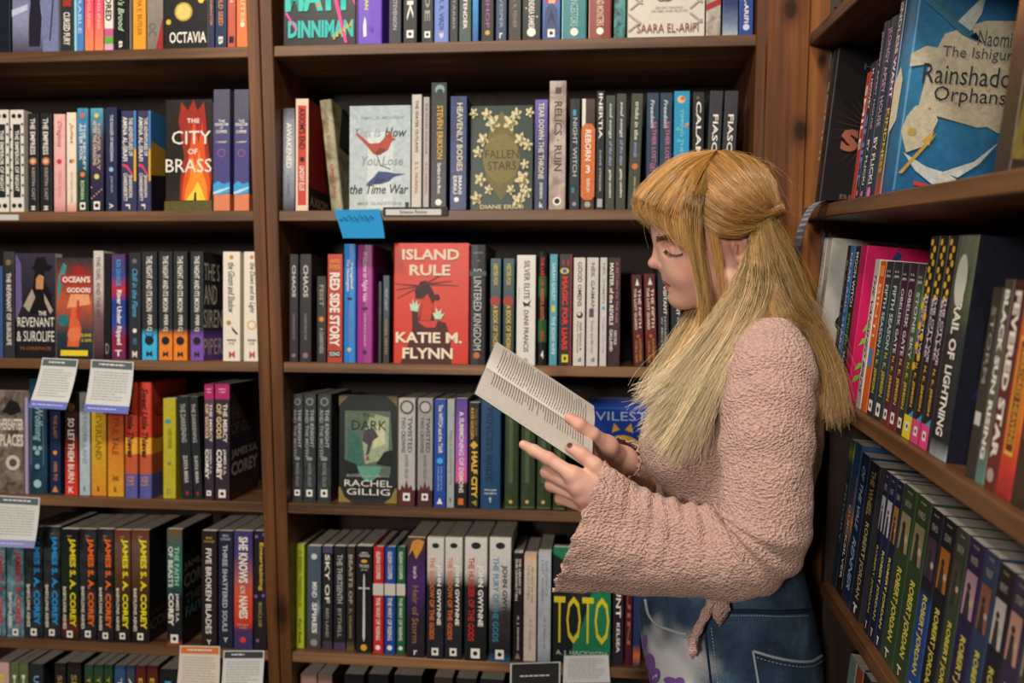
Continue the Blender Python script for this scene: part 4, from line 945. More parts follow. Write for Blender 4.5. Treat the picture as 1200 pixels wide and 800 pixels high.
tw = lambda: [disc('5a4a4c', .5, .92, .42), disc('b8b6b2', .5, .92, .3), txt('TWISTED', '4a4648', .55, .82, .5, .83), txt('TWO CROWNS', '4a4648', .18, .42, .5, .83), txt('RACHEL GILLIG', '6a6668', .4, .6, .26, .48), poly('5a2c34', [(.1, .14), (.9, .14), (.78, .2), (.62, .17), (.5, .25), (.38, .17), (.22, .2)], 'S')] + mark(v=.09, s=.42)
tg = ('c', [(0, '5a2830'), (.15, 'b4b2ae')])
B(466.5, 486.5, 467, 'pale grey paperback with a maroon castle foot, left twin', tg, tw(), d=.001)
B(489, 507, 467, 'pale grey paperback with a maroon castle foot, right twin', ('c', [(0, '4a2a30'), (.15, '9c9a98')]), tw(), d=.006)
B(508.5, 522.5, 468, 'royal blue paperback with white lettering', '2448a0', [txt('The WITCH and the TSAR', W, .35, .72, .5, .95), disc('3ab0e0', .5, .43, .26), txt('OLESYA', '8ab0e0', .55, .7, .15, .38), txt('GILMORE', '8ab0e0', .3, .45, .15, .38), poly(W, [(.25, .03), (.75, .03), (.5, .09)], 'S')], d=.003)
B(523.5, 532.5, 468, 'pale grey green paperback between blue and violet ones', 'a0aca8', [txt('Tales of the Fairytale War', '5a6a68', .35, .66, .2, .72), h('B', '4a5a58', .35, .65, .05, .09)], d=.003)
B(533.5, 547.5, 467, 'paperback fading violet to pink over a black foot', [(0, '1e1c20'), (.22, '221e22'), (.25, 'd860a0'), (.55, 'a85ac0'), (1, '4a3a8a')], [txt('A SUMMONING OF DEMONS', W, .3, .7, .14, .88), rect('d86a2a', .25, .7, .03, .09)], d=.003)
B(548.5, 561.5, 472, 'black paperback with bright yellow capitals', '1d1b1e', [txt('KATE GOLDEN', 'd8a83a', .2, .5, .66, .95, bold=.02), txt('THE SILVER', '8a7a3a', .6, .8, .68, .95), poly('d8a83a', [(.15, .6), (.5, .56), (.9, .6), (.5, .64)], 'S'), txt('HALF CITY', 'e0b83a', .3, .85, .1, .54, bold=.04), poly('9a8a3a', [(.3, .06), (.8, .02), (.8, .08)], 'S')], d=.004)
B(562.5, 587, 465, 'wide blue clothbound hardcover with dark title', '22486e', [txt('PRINCESS BRIDE', '122c48', .3, .6, .25, .9), h('WILLIAM', 'd8dce0', .2, .8, .165, .18), h('GOLDMAN', 'd8dce0', .2, .8, .135, .15), h('†', W, .42, .58, .06, .11)], hard=True, d=.001)
for k, (a, b, nm) in enumerate(((591, 608, 'leftmost'), (610, 627.5, 'second'), (629, 646.5, 'third'), (648, 663, 'rightmost'))):
    B(a, b, 470, 'dark olive hardcover with gold dot, %s of four, behind the hands' % nm, ('m', '2c3a26', '36452c', 80), [disc('c8a84a', .45, .075, .13), rect('4a5a3a', .3, .6, .25, .9), rect('5a6440', .05, .95, .02, .03)], hard=True, d=.004)
B(690, 775, 467, 'royal blue face-out cover with golden sun rays', '1c3f9a', [
    f('VILEST', 'a8b8d8', .08, .80, .80, .88, bold=0), fdisc('d8a832', .46, .46, .33, n=28), fdisc('1a3688', .46, .42, .29, n=28)] + [poly('d8a832', [(.46 + .34 * math.cos(a - .18), .46 + .26 * math.sin(a - .18)), (.46 + .43 * math.cos(a), .46 + .33 * math.sin(a)), (.46 + .34 * math.cos(a + .18), .46 + .26 * math.sin(a + .18))]) for a in np.linspace(.2, 2.94, 6)] +
    [poly('d8b040', [(.43, .44), (.50, .44), (.49, .62), (.465, .66), (.44, .62)]), f('A SONG', W, .30, .80, .36, .41, bold=.02), f('THINGS', W, .3, .8, .28, .33), frect('2a56b8', 0, 1, .9, .92)], face=True, d=.03)

row('W5', 0.010, ', middle bookcase fifth row', 'books on the middle bookcase', 768)
B(347, 356.5, 638, 'lime green paperback with dark lettering at the left post', 'a8b82a', [txt('A REBEL PRESENCE', '5a641a', .3, .7, .4, .95), txt('Keri Beek', '2a3018', .3, .7, .04, .28)], d=.02)
B(360, 376, 640, 'slate blue paperback with white capitals', [(0, '4a3a3c'), (.2, '4a5460'), (1, '4a5a6c')], [disc('c8ccd0', .5, .9, .22), txt('MIND', W, .35, .72, .5, .65), txt('SPIRES', W, .35, .72, .15, .45, bold=.03), disc('8a9098', .5, .06, .26), poly('7a8a98', [(.6, .25), (.95, .4), (.8, .5)], 'S')], d=.02)
sp(377.5, 389.5, 640, 'dark grey paperback with a violet cap', ('c', [(0, '3a3a48'), (.08, '26262a'), (.93, '4a4060')]), 'SKY OF', W, 'RED LAND', G, d=.02)
sp(391, 405, 640, 'black paperback with grey lettering and violet foot', ('c', [(0, '4a3a5a'), (.07, '232326')]), 'THE THIRTEENTH', 'b0b0ac', 'BYTHELL', G, d=.02)
sp(406, 415.5, 640, 'dark brown paperback with pale lettering', [(0, '6a5a3a'), (.1, '2a2426'), (1, '3a302a')], 'BEASTS OF', 'b0a898', 'K. HUANG', 'a88a5a', d=.02)
B(417, 436, 640, 'black paperback with a tall silver sword on its spine', '1b1a1c', [h('CRIMSON', W, .3, .7, .93, .945), h('FORSAKEN', 'd0ccc0', .2, .85, .9, .925), disc('d8a82a', .5, .86, .2, asp=.5), h('THE KINGS', 'c8c4bc', .2, .8, .8, .83), h('OF THE', 'c8c4bc', .3, .7, .77, .785), poly('c8c8c4', [(.45, .70), (.47, .74), (.53, .74), (.55, .70), (.58, .15), (.5, .1), (.42, .15)], 'S'), rect('b8b8b4', .15, .85, .6, .615), disc('d8a82a', .5, .05, .2)], d=.012)
def th(c): return [rect('c8c4bc', 0, 1, .55, .66), txt('GLENN COOPER', W, .3, .7, .7, .96), txt('THE WAY OF RISING', W, .3, .7, .13, .53), disc(W, .5, .06, .24)]
B(437, 449.5, 641, 'bright red hardcover with a grey band, first of a trio', 'c02c34', th(0), hard=True, d=.012)
B(450.5, 463.5, 641, 'royal blue hardcover with a white band, middle of a trio', '1f489a', th(0), hard=True, d=.012)
B(464.5, 475, 641, 'green hardcover with a pale band, last of a trio', '226040', th(0), hard=True, d=.012)
B(476.5, 498, 630, 'purple black paperback with gold flames at its top', [(0, '26222a'), (.3, '2a2230'), (.65, '4a2a68'), (.85, '3a2444'), (1, '5a4030')], [poly('c88a3a', [(.05, .84), (.3, .9), (.5, .82), (.8, .9), (.95, .97), (.6, .99), (.3, .97)], 'S'), txt('Sue Lynn Tan', W, .3, .55, .66, .76), txt('Heir of Storm', '8a6a4a', .3, .65, .12, .6), h('r', W, .4, .6, .02, .06)], d=.002)
def gw(c, tl, tx, au='f0ece4'): return [disc('23282c', .5, .935, .22, asp=.7), txt(tl, tx, .16, .44, .16, .84, bold=.02), txt('JOHN GWYNNE', au, .54, .84, .28, .78, bold=.025)] + mark(v=.06, s=.4)
gwg = lambda top, low: ('c', [(0, low), (.62, '5a5658'), (.70, top)])
B(500, 520, 630, 'half white half black paperback with orange title, left twin', [(0, '22242c'), (.6, '262830'), (.74, 'c8c6c2'), (1, 'd2d0cc')], gw(0, 'THE SHADOW OF THE GODS', 'd8702a'), d=.001)
B(521, 541.5, 630, 'half white half black paperback with orange title, right twin', [(0, '22242c'), (.6, '262830'), (.74, 'c8c6c2'), (1, 'd2d0cc')], gw(0, 'THE SHADOW OF THE GODS', 'd8702a'), d=.001)
B(544, 570.5, 630, 'half white half black paperback with red title', [(0, '1a1c1e'), (.6, '202224'), (.72, 'cac8c4'), (1, 'd6d4d0')], gw(0, 'THE HUNGER OF THE GODS', 'c02c2a'), d=.001)
B(573, 598.5, 630, 'half white half black paperback with blue title', [(0, '205a80'), (.08, '1c1e22'), (.4, '3a3a3c'), (.55, 'c0beba'), (1, 'd6d4d0')], gw(0, 'THE FURY OF THE GODS', '3a86a8', '2a2a2c'), d=.001)
B(601, 612.5, 648, 'narrow black paperback with white capitals and triangle', '1f1d1f', [txt('THE LIBRARY OF', W, .55, .8, .62, .95), txt('THE UNWRITTEN', W, .2, .45, .56, .95), txt('A. J. Hackwith', W, .4, .65, .1, .42), poly('8a8680', [(.2, .02), (.8, .02), (.5, .08)], 'S')])
B(613.5, 628.5, 650, 'cream paperback with faint brown capitals', [(0, 'd0c4b4'), (.9, 'd4c8b8'), (1, 'd8a880')], [txt('ARCHIVE OF THE', '9a8a78', .55, .75, .55, .9), txt('FORGOTTEN', '9a8a78', .25, .45, .58, .9), txt('A. J. Hackwith', '9a8878', .4, .62, .1, .4)])
B(630, 645.5, 647, 'blue white paperback with faint grey capitals', [(0, '8a96a8'), (.15, 'b0b8c0'), (1, 'b4bcc4')], [txt('THE GOD OF', '7a8894', .55, .75, .6, .93), txt('LOST WORDS', '7a8894', .25, .45, .55, .93), txt('A. J. Hackwith', '7a848c', .4, .62, .12, .4)])
B(647.5, 715.5, 642, 'black and green face-out cover with tall yellow capitals', '1c2024', [poly('1f7a54', [(.34, 0), (1, 0), (1, 1), (.0, 1), (0, .94), (.3, .86), (.45, .95), (.7, .7), (.62, .5), (.5, .32), (.36, .24)]), poly('23282a', [(.4, .86), (.6, .9), (.72, .7), (.6, .5), (.42, .45), (.3, .6)]), poly('b8bcb8', [(.28, .70), (.36, .68), (.38, .8), (.32, .82)]),
    f('TOTO', 'd8c828', .02, .98, .17, .58, bold=.0), f('A. J. HACKWITH', 'b0c0b0', .06, .94, .06, .11)], face=True, d=.014)
sp(718, 731, 655, 'dark violet paperback with a pale top, by the jeans', [(0, '2a2030'), (.8, '2c2434'), (.86, 'a89a98'), (1, '8a5a4a')], 'HAUNT', W, 'KELSEA', W)
sp(732.5, 741, 655, 'dark red paperback beside the jeans', '4a1c20', 'RUIN', 'a05a5a')
sp(742, 751, 655, 'blue paperback with orange flame, half hidden by jeans', [(0, '2a3050'), (.1, 'c86a3a'), (.2, '24305a'), (1, '2a3c6a')])

row('W6', 0.012, ', middle bookcase bottom row', 'books on the middle bookcase', 900)
for (x0, x1, yt, c, ds, tx, tc) in ((352, 371, 790, '9a7a74', 'dusty pink paperback', 'ROAM', W), (372, 389, 790, '8a7068', 'pale brown paperback', 'BRIM', W), (403, 426, 790, '1e1e20', 'black paperback with a gold arc, first of three', 'GLYPH', 'a07a4a'), (431, 455, 790, '1e1e20', 'black paperback with a gold arc, second of three', 'GLYPH', 'a07a4a'),
        (461, 494, 791, '1e1e22', 'black paperback with a gold arc, third of three', 'GLYPH', 'a07a4a'), (508, 530, 794, '4a3a2c', 'brown paperback', 'HEARTH', 'c8a05a'), (534, 558, 795, '2c2a28', 'dark umber paperback', 'NEST', 'a08a6a'), (562, 590, 796, '25282c', 'charcoal paperback under the black card', 'THORN', W)):
    B(x0, x1, yt, ds, c, [txt(tx, tc, .3, .7, .4, .88)])
# ------------------------------------------------------------------ right bookcase (positions along the shelf in metres, far end first)
def RB(y0, y1, H, desc, col, items=(), D=None, hard=False, d=.012, lean=0.0):
    fr = ROW['fr']
    make_book(fr, -(y0 + y1) / 2, d, y0 - y1 - .0008, H, D or (0.15 if hard else .135), col, list(items), desc + ROW['suf'], ROW['grp'], hard, False, lean)
row('R1', .012, ', right bookcase top row', 'books on the right bookcase', 0)
burst = [poly('7a4a2c', [(.48 + .05 * math.cos(a), .50 + .04 * math.sin(a)), (.48 + .46 * math.cos(a + .03), .50 + .33 * math.sin(a + .03)), (.48 + .05 * math.cos(a + .1), .50 + .04 * math.sin(a + .1))]) for a in np.linspace(0, 6.28, 36, endpoint=False)]
RB(1.440, 1.412, .246, 'black hardcover with an orange sunburst and coppery letters', '1c191b', burst + [f('HOLLY', '4a5a68', .28, .7, .87, .91), f('S', '9a5a44', .14, .32, .36, .50, bold=.06), f('H', 'b8584a', .35, .50, .38, .50, bold=.06), f('SOMNI', 'b8584a', .66, .95, .38, .5, bold=.04), f('BELLE', '6a4a40', .2, .6, .06, .09), txt('SOMNI', G, .3, .7, .3, .8)], hard=True)
RB(1.236, 1.219, .172, 'short red paperback with orange edge', 'a83428', [txt('SMILE', W, .2, .8, .4, .9)])
RB(1.218, 1.198, .182, 'short black paperback with blue capitals and pink dots', '23222a', [txt('SHIFT', '4a90d8', .2, .7, .1, .62, bold=.03), txt('H. HOWEY', W, .3, .7, .66, .95), disc('d8609a', .5, .05, .2)])
ap = lambda: [txt('JEONGY APSEY HOUSE', 'c8a0c0', .25, .75, .4, .95), txt('BY FLICKI', W, .3, .7, .08, .34), disc('e080b0', .5, .03, .2)]
RB(1.192, 1.172, .226, 'slate blue hardcover with pink capitals, left twin', '2c3440', ap(), hard=True)
RB(1.171, 1.135, .224, 'slate blue hardcover with pink capitals, right thicker twin', '2f3a46', ap(), hard=True)
RB(1.133, 1.112, .24, 'dark paperback with white and yellow letters over red', [(0, 'c03a30'), (.12, '7a4a2a'), (.3, '2a2a2a'), (.6, '5a3a6a'), (1, '3a3c3e')], [txt('ENDLESS WANT', W, .25, .75, .5, .98, bold=.02), txt('KINDNESS', 'd8c040', .25, .75, .12, .45, bold=.02)])
wing = 'b9bdb6'
RB(1.108, 1.068, .245, 'blue hardcover with white birds and cream clouds, cover visible', [(0, '245a86'), (.3, '2f6c94'), (.65, '3a7aa0'), (1, '22507c')], [
    rect('8ac0d8', .02, .12, 0, 1), poly('d8ccb0', [(0, .30), (.6, .36), (.7, .55), (.4, .62), (0, .55)], 'S'),
    poly('b9af96', [(.10, .40), (.55, .34), (.95, .38), (1, .40), (1, .80), (.80, .84), (.50, .83), (.22, .76), (.14, .62)]),
    poly('bdb59c', [(0, .66), (.10, .70), (.24, .69), (.22, .64), (.08, .61), (0, .6)]), poly('b9b097', [(0, .30), (.03, .37), (.08, .42), (.2, .44), (.26, .36), (.2, .24), (.06, .2)]), poly('b5ac94', [(.55, .37), (.68, .40), (.8, .38), (.95, .42), (1, .34), (.7, .32)]),
    poly('35667c', [(.05, .90), (.18, .84), (.34, .76), (.46, .73), (.42, .78), (.32, .84), (.20, .90), (.10, .97), (.04, 1)]), poly(wing, [(.30, .82), (.48, .96), (.46, .86), (.40, .78)]), poly('15181c', [(.40, .755), (.50, .725), (.44, .775)]),
    poly(wing, [(.04, .20), (.22, .14), (.36, .12), (.50, .08), (.42, .05), (.28, .06), (.14, .12)]), poly(wing, [(.34, .12), (.56, .18), (.72, .28), (.60, .17), (.46, .10)]), poly('15181c', [(.42, .06), (.52, .03), (.50, .09), (.46, .10)]),
    poly('b8923a', [(.02, .10), (.20, .26), (.26, .30), (.24, .27), (.05, .10)]), poly('c09a44', [(.16, .26), (.24, .31), (.22, .24)]), fdisc('b09a50', .08, .30, .03), fdisc('a08a48', .78, .18, .06), fdisc('4a7a8c', .78, .18, .045),
    poly('c03a34', [(.14, .07), (.26, .055), (.25, .04), (.15, .05)]), poly('1c5078', [(0, .02), (1, .06), (1, 0), (0, 0)])] +
    [fdisc('c8a468', u, v, .012, n=8) for u, v in ((.3, .93), (.72, .92), (.6, .97), (.3, .5), (.36, .45), (.18, .42), (.58, .52))] + [poly('c88a3a', [(.72, .84), (.9, .86), (.95, .9), (.8, .87)])] +
    [f('Naomi', '4a5056', .46, .70, .715, .785, bold=0), f('The Ishiguro', '4a5056', .22, .78, .64, .705, bold=0), f('Rainshadow', '33383e', .10, .86, .53, .62, bold=0), f('Orphans', '33383e', .20, .72, .43, .52, bold=0)], hard=True, D=.155)
RB(.806, .776, .245, 'brown and amber paperback at the right edge, cover visible', [(0, '3a2e28'), (.25, '4a4028'), (.45, '5a3a2a'), (.7, 'b87a44'), (1, 'c88a50')], [poly('7a6a34', [(.0, .08), (.04, .34), (.06, .08), (.10, .36), (.12, .08), (.16, .35), (.18, .08), (.24, .34), (.26, .08), (.5, .3), (.5, .05), (0, .05)]), poly('5a3424', [(.05, .75), (.2, .9), (.3, .8), (.2, .7)]), f('DUST', W, .1, .5, .44, .52)], D=.14)

row('R2', .012, ', right bookcase second row', 'books on the right bookcase', 0)
RB(1.4425, 1.4225, .228, 'white paperback with faint grey capitals at the far end', 'd0cec8', [txt('SMALL WORLDS', '9a9a98', .3, .7, .2, .9)])
RB(1.4215, 1.393, .228, 'pale grey paperback with black birds on its visible cover', 'c4c2ba', [txt('CHORUS', 'a8a8a4', .3, .7, .3, .8), poly('23262a', [(.30, .84), (.40, .80), (.52, .82), (.44, .76)]), fdisc('2a2a2a', .25, .42, .10), fdisc('c4c2ba', .27, .42, .075), fdisc('a84a24', .06, .2, .05, 2.2), poly('23262a', [(.3, .14), (.42, .16), (.36, .08)])])
RB(1.305, 1.288, .216, 'thin black paperback left of the blue one', '22262c', [txt('BLACK LEOPARD', G, .3, .7, .2, .9)])
RB(1.287, 1.267, .216, 'thin bright blue paperback', '2f78c0', [txt('NEAR AND STARS', W, .25, .7, .3, .95), txt('MARS', W, .3, .7, .06, .25)])
RB(1.266, 1.239, .215, 'dark green black paperback with white capitals', [(0, '2a4a2c'), (.1, '26282c'), (1, '26282c')], [txt('MOON WITCH', W, .3, .75, .6, .96), txt('SPIDER', '8ac05a', .3, .72, .34, .56), txt('MARLON', W, .3, .7, .08, .3)])
RB(1.238, 1.212, .216, 'magenta paperback with a dark rounded hair silhouette on its cover', 'c8205c', [poly('5aa83c', [(.2, .05), (.8, .02), (.6, .1)], 'S'), fdisc('191417', .74, .62, .42, 1.0), f('NEW Y', 'c8c8c4', .52, .86, .80, .84), poly('2c3f78', [(.12, .80), (.22, .92), (.27, .9), (.2, .8)]), poly('2c3f78', [(.22, .88), (.3, .98), (.35, .95), (.28, .87)]), poly('3a4a88', [(.1, .7), (.16, .8), (.2, .77), (.15, .68)])] +
   [poly('6ab83c', [(u, v), (u + .05, v + .02), (u + .09, v + .06), (u + .03, v + .05)]) for u, v in ((.06, .45), (.10, .40), (.04, .36), (.12, .34), (.03, .2), (.08, .16), (.02, .12))])
RB(1.171, 1.151, .198, 'thin white paperback with black flowing script', 'd4ccc4', [txt('THE VANISHED BIRDS', '3a3034', .25, .75, .1, .9, shear=.3)])
RB(1.150, 1.126, .196, 'vivid orange paperback with a blue tab at its foot', 'd8642a', [rect('3a90c8', .2, .8, .3, .42), rect('f0a060', .1, .9, .9, .97), txt('BINTI', 'f4c8a0', .3, .7, .5, .85)])
def fs(t, c): return [h('N. K.', W, .25, .75, .93, .945), h('JEMISIN', W, .2, .8, .895, .915), txt(t, 'c8ccd0', .3, .72, .45, .85, bold=.02), txt('N. K. JEMISIN', 'd0b83a', .25, .72, .15, .43, bold=.02)] + mark(v=.065, s=.5)
RB(1.125, 1.098, .196, 'charcoal teal paperback with yellow author name, left twin', [(0, '2a3034'), (.4, '2f4a50'), (1, '34383c')], fs('FIFTH SEASON', 0))
RB(1.097, 1.067, .196, 'charcoal teal paperback with yellow author name, right twin', [(0, '2a3034'), (.4, '2f4a50'), (1, '34383c')], fs('FIFTH SEASON', 0))
RB(1.066, 1.043, .194, 'plum paperback with yellow author name, left twin', [(0, '7a2a3a'), (.15, '4a2438'), (1, '3c2838')], fs('OBELISK GATE', 0))
RB(1.042, 1.017, .194, 'plum paperback with yellow author name, right twin', [(0, '7a2a3a'), (.15, '4a2438'), (1, '3c2838')], fs('OBELISK GATE', 0))
RB(1.016, .9935, .192, 'dark green paperback with yellow author name', [(0, '2a2c26'), (.4, '3a4a30'), (.8, '4a6a44'), (1, '36303c')], fs('STONE SKY', 0))
def pod(c): return [disc('e0b830', (.3, .65, .45, .7, .35, .6)[k % 6], .97 - .033 * k, .16, n=10) for k in range(9)] + [txt('THE CITY WE', 'c8b8cc', .5, .78, .4, .72, bold=.03), txt('BECAME', 'c8b8cc', .2, .45, .42, .7, bold=.03), txt('N. K. JEMISIN', 'd8b030', .35, .7, .16, .38, bold=.02), rect(c, 0, 1, 0, .115), poly('3a9ac8', [(.4, .115), (1, .115), (1, .15)], 'S')] + mark(v=.06, s=.4)
RB(.992, .967, .226, 'black paperback with yellow petals and a yellow foot', '26242a', pod('e0cc30') + [disc('d8b030', .3 + .4 * (k % 2), .66 - .05 * k, .2, n=10) for k in range(7)])
RB(.966, .942, .226, 'black paperback with yellow petals and pink foot, left twin', '26242a', pod('d84a80'))
RB(.941, .917, .226, 'black paperback with yellow petals and pink foot, right twin', '26242a', pod('d84a80'))
RB(.916, .871, .226, 'thick black hardcover with pale blotches and a navy cover', [(0, '9aa4a8'), (.08, '23262a'), (.55, '2a3030'), (.75, '5a6448'), (1, '6a7062')], [txt('TRAIL OF', W, .35, .75, .45, .75, bold=.03), txt('LIGHTNING', W, .35, .72, .1, .42, bold=.03), disc('c8ccc0', .5, .8, .3, asp=2), frect('181a26', 0, 1, 0, 1), poly('20285a', [(.1, .3), (.9, .1), (.95, .6), (.6, .9), (.3, .6)])], hard=True)
RB(.826, .806, .178, 'slim dark grey paperback with a white square', '35322e', [rect('c8c8c4', .2, .8, .28, .35), txt('STORM', '8a8a80', .3, .7, .5, .9)])
RB(.805, .788, .186, 'grey teal paperback with white block letters', [(0, '5a8a80'), (.2, '5a5a54'), (1, '4a4640')], [txt('BLACK SUN RISING', W, .25, .78, .12, .95, bold=.04)])
RB(.787, .765, .186, 'dark red paperback with white block letters', [(0, '6a2a24'), (1, '4a221e')], [txt('FEVERED STAR', W, .25, .78, .15, .95, bold=.04), disc('b09a90', .5, .07, .3)])
RB(.764, .738, .186, 'fiery orange paperback with dark panel', [(0, '9a2a2a'), (.15, 'c83a24'), (.4, 'd87a24'), (1, 'd8541f')], [rect('e8b04a', .2, .8, .2, .75), rect('6a2a18', .26, .74, .22, .73), txt('MIRRORED HEAVENS', 'e8a83a', .35, .68, .25, .7)])
RB(.737, .712, .18, 'brown black paperback at the near end', '3a2c24', [txt('TREAD', W, .3, .7, .3, .8)])

row('R3', .012, ', right bookcase third row', 'books on the right bookcase', 0)
RB(1.2495, 1.227, .218, 'dark teal paperback with yellow green glints at the far end', [(0, '1d2c38'), (.6, '1e3444'), (.85, '2a4440'), (.9, '8a9a2a'), (1, '24424c')], [txt('PRIORY', G, .3, .7, .3, .7)])
RB(1.226, 1.195, .219, 'black paperback with a blue and amber landscape', [(0, '1c1a1c'), (.35, '241f20'), (.5, 'a8743a'), (.6, '5a4a5a'), (.8, '2a4a7a'), (1, '2c4a70')], [txt('QUICKSILVER', W, .3, .65, .1, .6), rect('c8c4bc', .88, .92, .05, .8)])
RB(1.194, 1.158, .212, 'navy blue paperback with pale handwritten capitals', '1d3050', [txt('RENNER', 'b0c4d8', .35, .75, .1, .45, shear=.3), txt('OF THE VALE', 'b0c4d8', .35, .7, .5, .92, shear=.3)])
def rj(c, img, t): return [h('THE', 'b0a890', .3, .7, .965, .975), txt(t, 'b8b0a0', .26, .74, .89, .925, False, bold=0), rect(img, .14, .86, .64, .85), disc('3a3430', .42, .78, .13), poly('3a3430', [(.25, .64), (.66, .64), (.55, .76), (.32, .76)], 'S'), disc('b8a890', .7, .72, .12), txt('ROBERT JORDAN', c, .3, .74, .13, .55, bold=.025), h('T', W, .34, .66, .025, .075, bold=.03)]
RB(1.157, 1.115, .210, 'thick charcoal paperback with long gold author name', '2c2b30', [txt('THE WHEEL', 'c0a870', .3, .7, .66, .95), txt('ROBERT JORDAN', 'd0c088', .3, .72, .12, .62, bold=.02), h('T', W, .3, .7, .02, .08, bold=.05)])
for (a0, a1, hh, c, img, t, ds) in ((1.096, 1.077, .212, '232840', 'b0b4b8', 'EYE', 'navy paperback with silver picture, first of the small pictures'), (1.076, 1.053, .212, '23284a', 'c0c4c8', 'HUNT', 'navy paperback with white picture panel'), (1.052, 1.030, .212, '23263a', 'a87a3a', 'REBORN', 'navy paperback with amber picture panel'),
        (1.029, .988, .214, '34442f', '9a8a6a', 'SHADOW', 'thick moss green paperback, left twin'), (.987, .946, .214, '34442f', '8a8060', 'FIRES', 'thick moss green paperback, right twin'),
        (.945, .912, .212, [(0, '2a4a8a'), (.5, '2a4680'), (.58, '26242c'), (1, '24222a')], '4a3a50', 'CHAOS', 'paperback with royal blue lower half'), (.911, .878, .212, '222228', 'a8682a', 'CROWN', 'black paperback with glowing amber picture'),
        (.877, .849, .212, '3c4434', '4a4a3a', 'PATH', 'olive grey paperback with dim picture'), (.848, .815, .212, '2f2848', 'b08a9a', 'WINTER', 'deep purple paperback with pink picture'), (.814, .786, .212, '34405a', '8a5a4a', 'TWILIGHT', 'slate blue paperback with red armoured picture'),
        (.785, .757, .210, '26242a', 'c0bcb8', 'DREAMS', 'black paperback with white picture'), (.756, .728, .210, '3a304a', 'c09080', 'STORM', 'dark mauve paperback with pale picture'), (.727, .700, .208, '4a4a44', '9a9484', 'TOWERS', 'grey paperback next to the near upright')):
    RB(a0, a1, hh, ds, c, rj('d8cc58', img, t))
row('R4', .012, ', right bookcase bottom row', 'books on the right bookcase', 0)
for (a0, a1, hh, c, ds) in ((1.20, 1.17, .20, '8aa8a0', 'pale teal paperback'), (1.169, 1.14, .20, 'b86a4a', 'coral paperback'), (1.139, 1.11, .205, '3a3a3c', 'charcoal paperback'), (1.109, 1.07, .205, '4a5a6a', 'steel grey paperback')):
    RB(a0, a1, hh, ds, c, [txt('NOVEL', W, .3, .7, .3, .8)])
# ------------------------------------------------------------------ cards and labels on the shelf edges
card_m = flat_mat('d2d4d2', .7, .2)
def sheet(name, fn, u0, u1, v0, v1, mat, parent=None, nu=2, nv=10, lift=0.0, thick=0.0004):
    """curved sheet of paper; fn(u, v) -> point, both sides"""
    us, vv = np.linspace(u0, u1, nu), np.linspace(v0, v1, nv)
    P = np.array([[fn(u, v) for v in vv] for u in us])
    du = np.array(fn(1, .5)) - np.array(fn(0, .5))
    nrm = []
    for v in vv:
        dv = np.array(fn(.5, min(1, v + .02))) - np.array(fn(.5, max(0, v - .02)))
        n = np.cross(du, dv)
        n /= np.linalg.norm(n)
        if n @ (C0 - P[0, 0]) < 0: n = -n
        nrm.append(n)
    nrm = np.array(nrm)[None]
    top = P + nrm * lift
    i = np.arange(nu - 1)[:, None] * nv
    j = np.arange(nv - 1)[None, :]
    q = np.stack([i + j, i + j + 1, i + nv + j + 1, i + nv + j], -1).reshape(-1, 4)
    if thick:
        Vv = np.concatenate([top.reshape(-1, 3), (top - nrm * thick).reshape(-1, 3)])
        qq = np.concatenate([q, q[:, ::-1] + nu * nv])
    else:
        Vv, qq = top.reshape(-1, 3), q
    return np_mesh(name, Vv, qq, mat, parent)
def text_rows(fn, rows, seed, col, parent, u0=.1, u1=.9, lift=.0007, hgt=.012):
    r = random.Random(seed)
    vs_, fc = [], []
    for v in rows:
        u = u0
        end = u1 - (.3 * r.random() if r.random() < .3 else 0)
        while u < end:
            w = min(.03 + .08 * r.random(), end - u)
            q = len(vs_)
            for (a, b_) in ((u, v), (u + w, v), (u + w, v + hgt), (u, v + hgt)):
                vs_.append(np.array(fn(a, b_)) + np.array([0, -lift, lift * .3]))
            fc.append((q, q + 1, q + 2, q + 3))
            u += w + .02
    o = mesh_obj('printed_text', vs_, fc, flat_mat(col, .8, .1), parent)
    o['kind'] = 'stuff'
def card(label, tl, tr, br, bl, out, head, foot_c, seed, name='shelf_card', head_v=.16, foot_v=.86, paper='d2d4d2', textc='8a8c8c', Yt=None):
    Yt = (Y0 - .0016) if Yt is None else Yt
    a, b_ = atY(*tl, Yt), atY(*tr, Yt)
    c, d = atY(*br, Yt - out), atY(*bl, Yt - out)
    def fn(u, v):
        s = v * v * .45 + v * .55                       # leaves the edge steeply, swings outwards lower down
        p = (a * (1 - u) + b_ * u) * (1 - v) + (d * (1 - u) + c * u) * v
        p = p.copy()
        p[1] = Yt - out * s - .0004
        return p
    o = sheet(name, fn, 0, 1, 0, 1, flat_mat(paper, .7, .2))
    tag(o, label, 'card', 'cards hanging from the shelf edges')
    if head: sheet('header_band', fn, .03, .97, .02, head_v, flat_mat(head, .7), o, lift=.0003, thick=0, nv=5)
    if foot_c: sheet('footer_band', fn, .0, 1, foot_v, 1, flat_mat(foot_c, .7), o, lift=.0003, thick=0, nv=5)
    text_rows(fn, np.arange(head_v + .07, foot_v - .08, .052), seed, textc, o)
    if head: text_rows(fn, [head_v * .42], seed + 50, 'e0e0dc', o, .2, .8, hgt=.03)
    if foot_c: text_rows(fn, [foot_v + .06], seed + 70, 'c8cce8', o, .08, .9, hgt=.02)
    return o
card('white card with grey header and violet foot, left one under the hatted-figure cover', (50, 419), (92, 421), (77, 480), (33, 477), .042, '5a6466', '6a72c0', 1)
card('white card with grey header and violet foot, right one beside another such card', (107, 421), (157, 424), (150, 485), (98, 482), .030, '5a6466', '6a72c0', 2)
card('white card cut by the left edge below the grey cracked-letter cover', (-6, 580), (47, 583), (40, 642), (-12, 640), .030, '5a6466', '8a8ec0', 3)
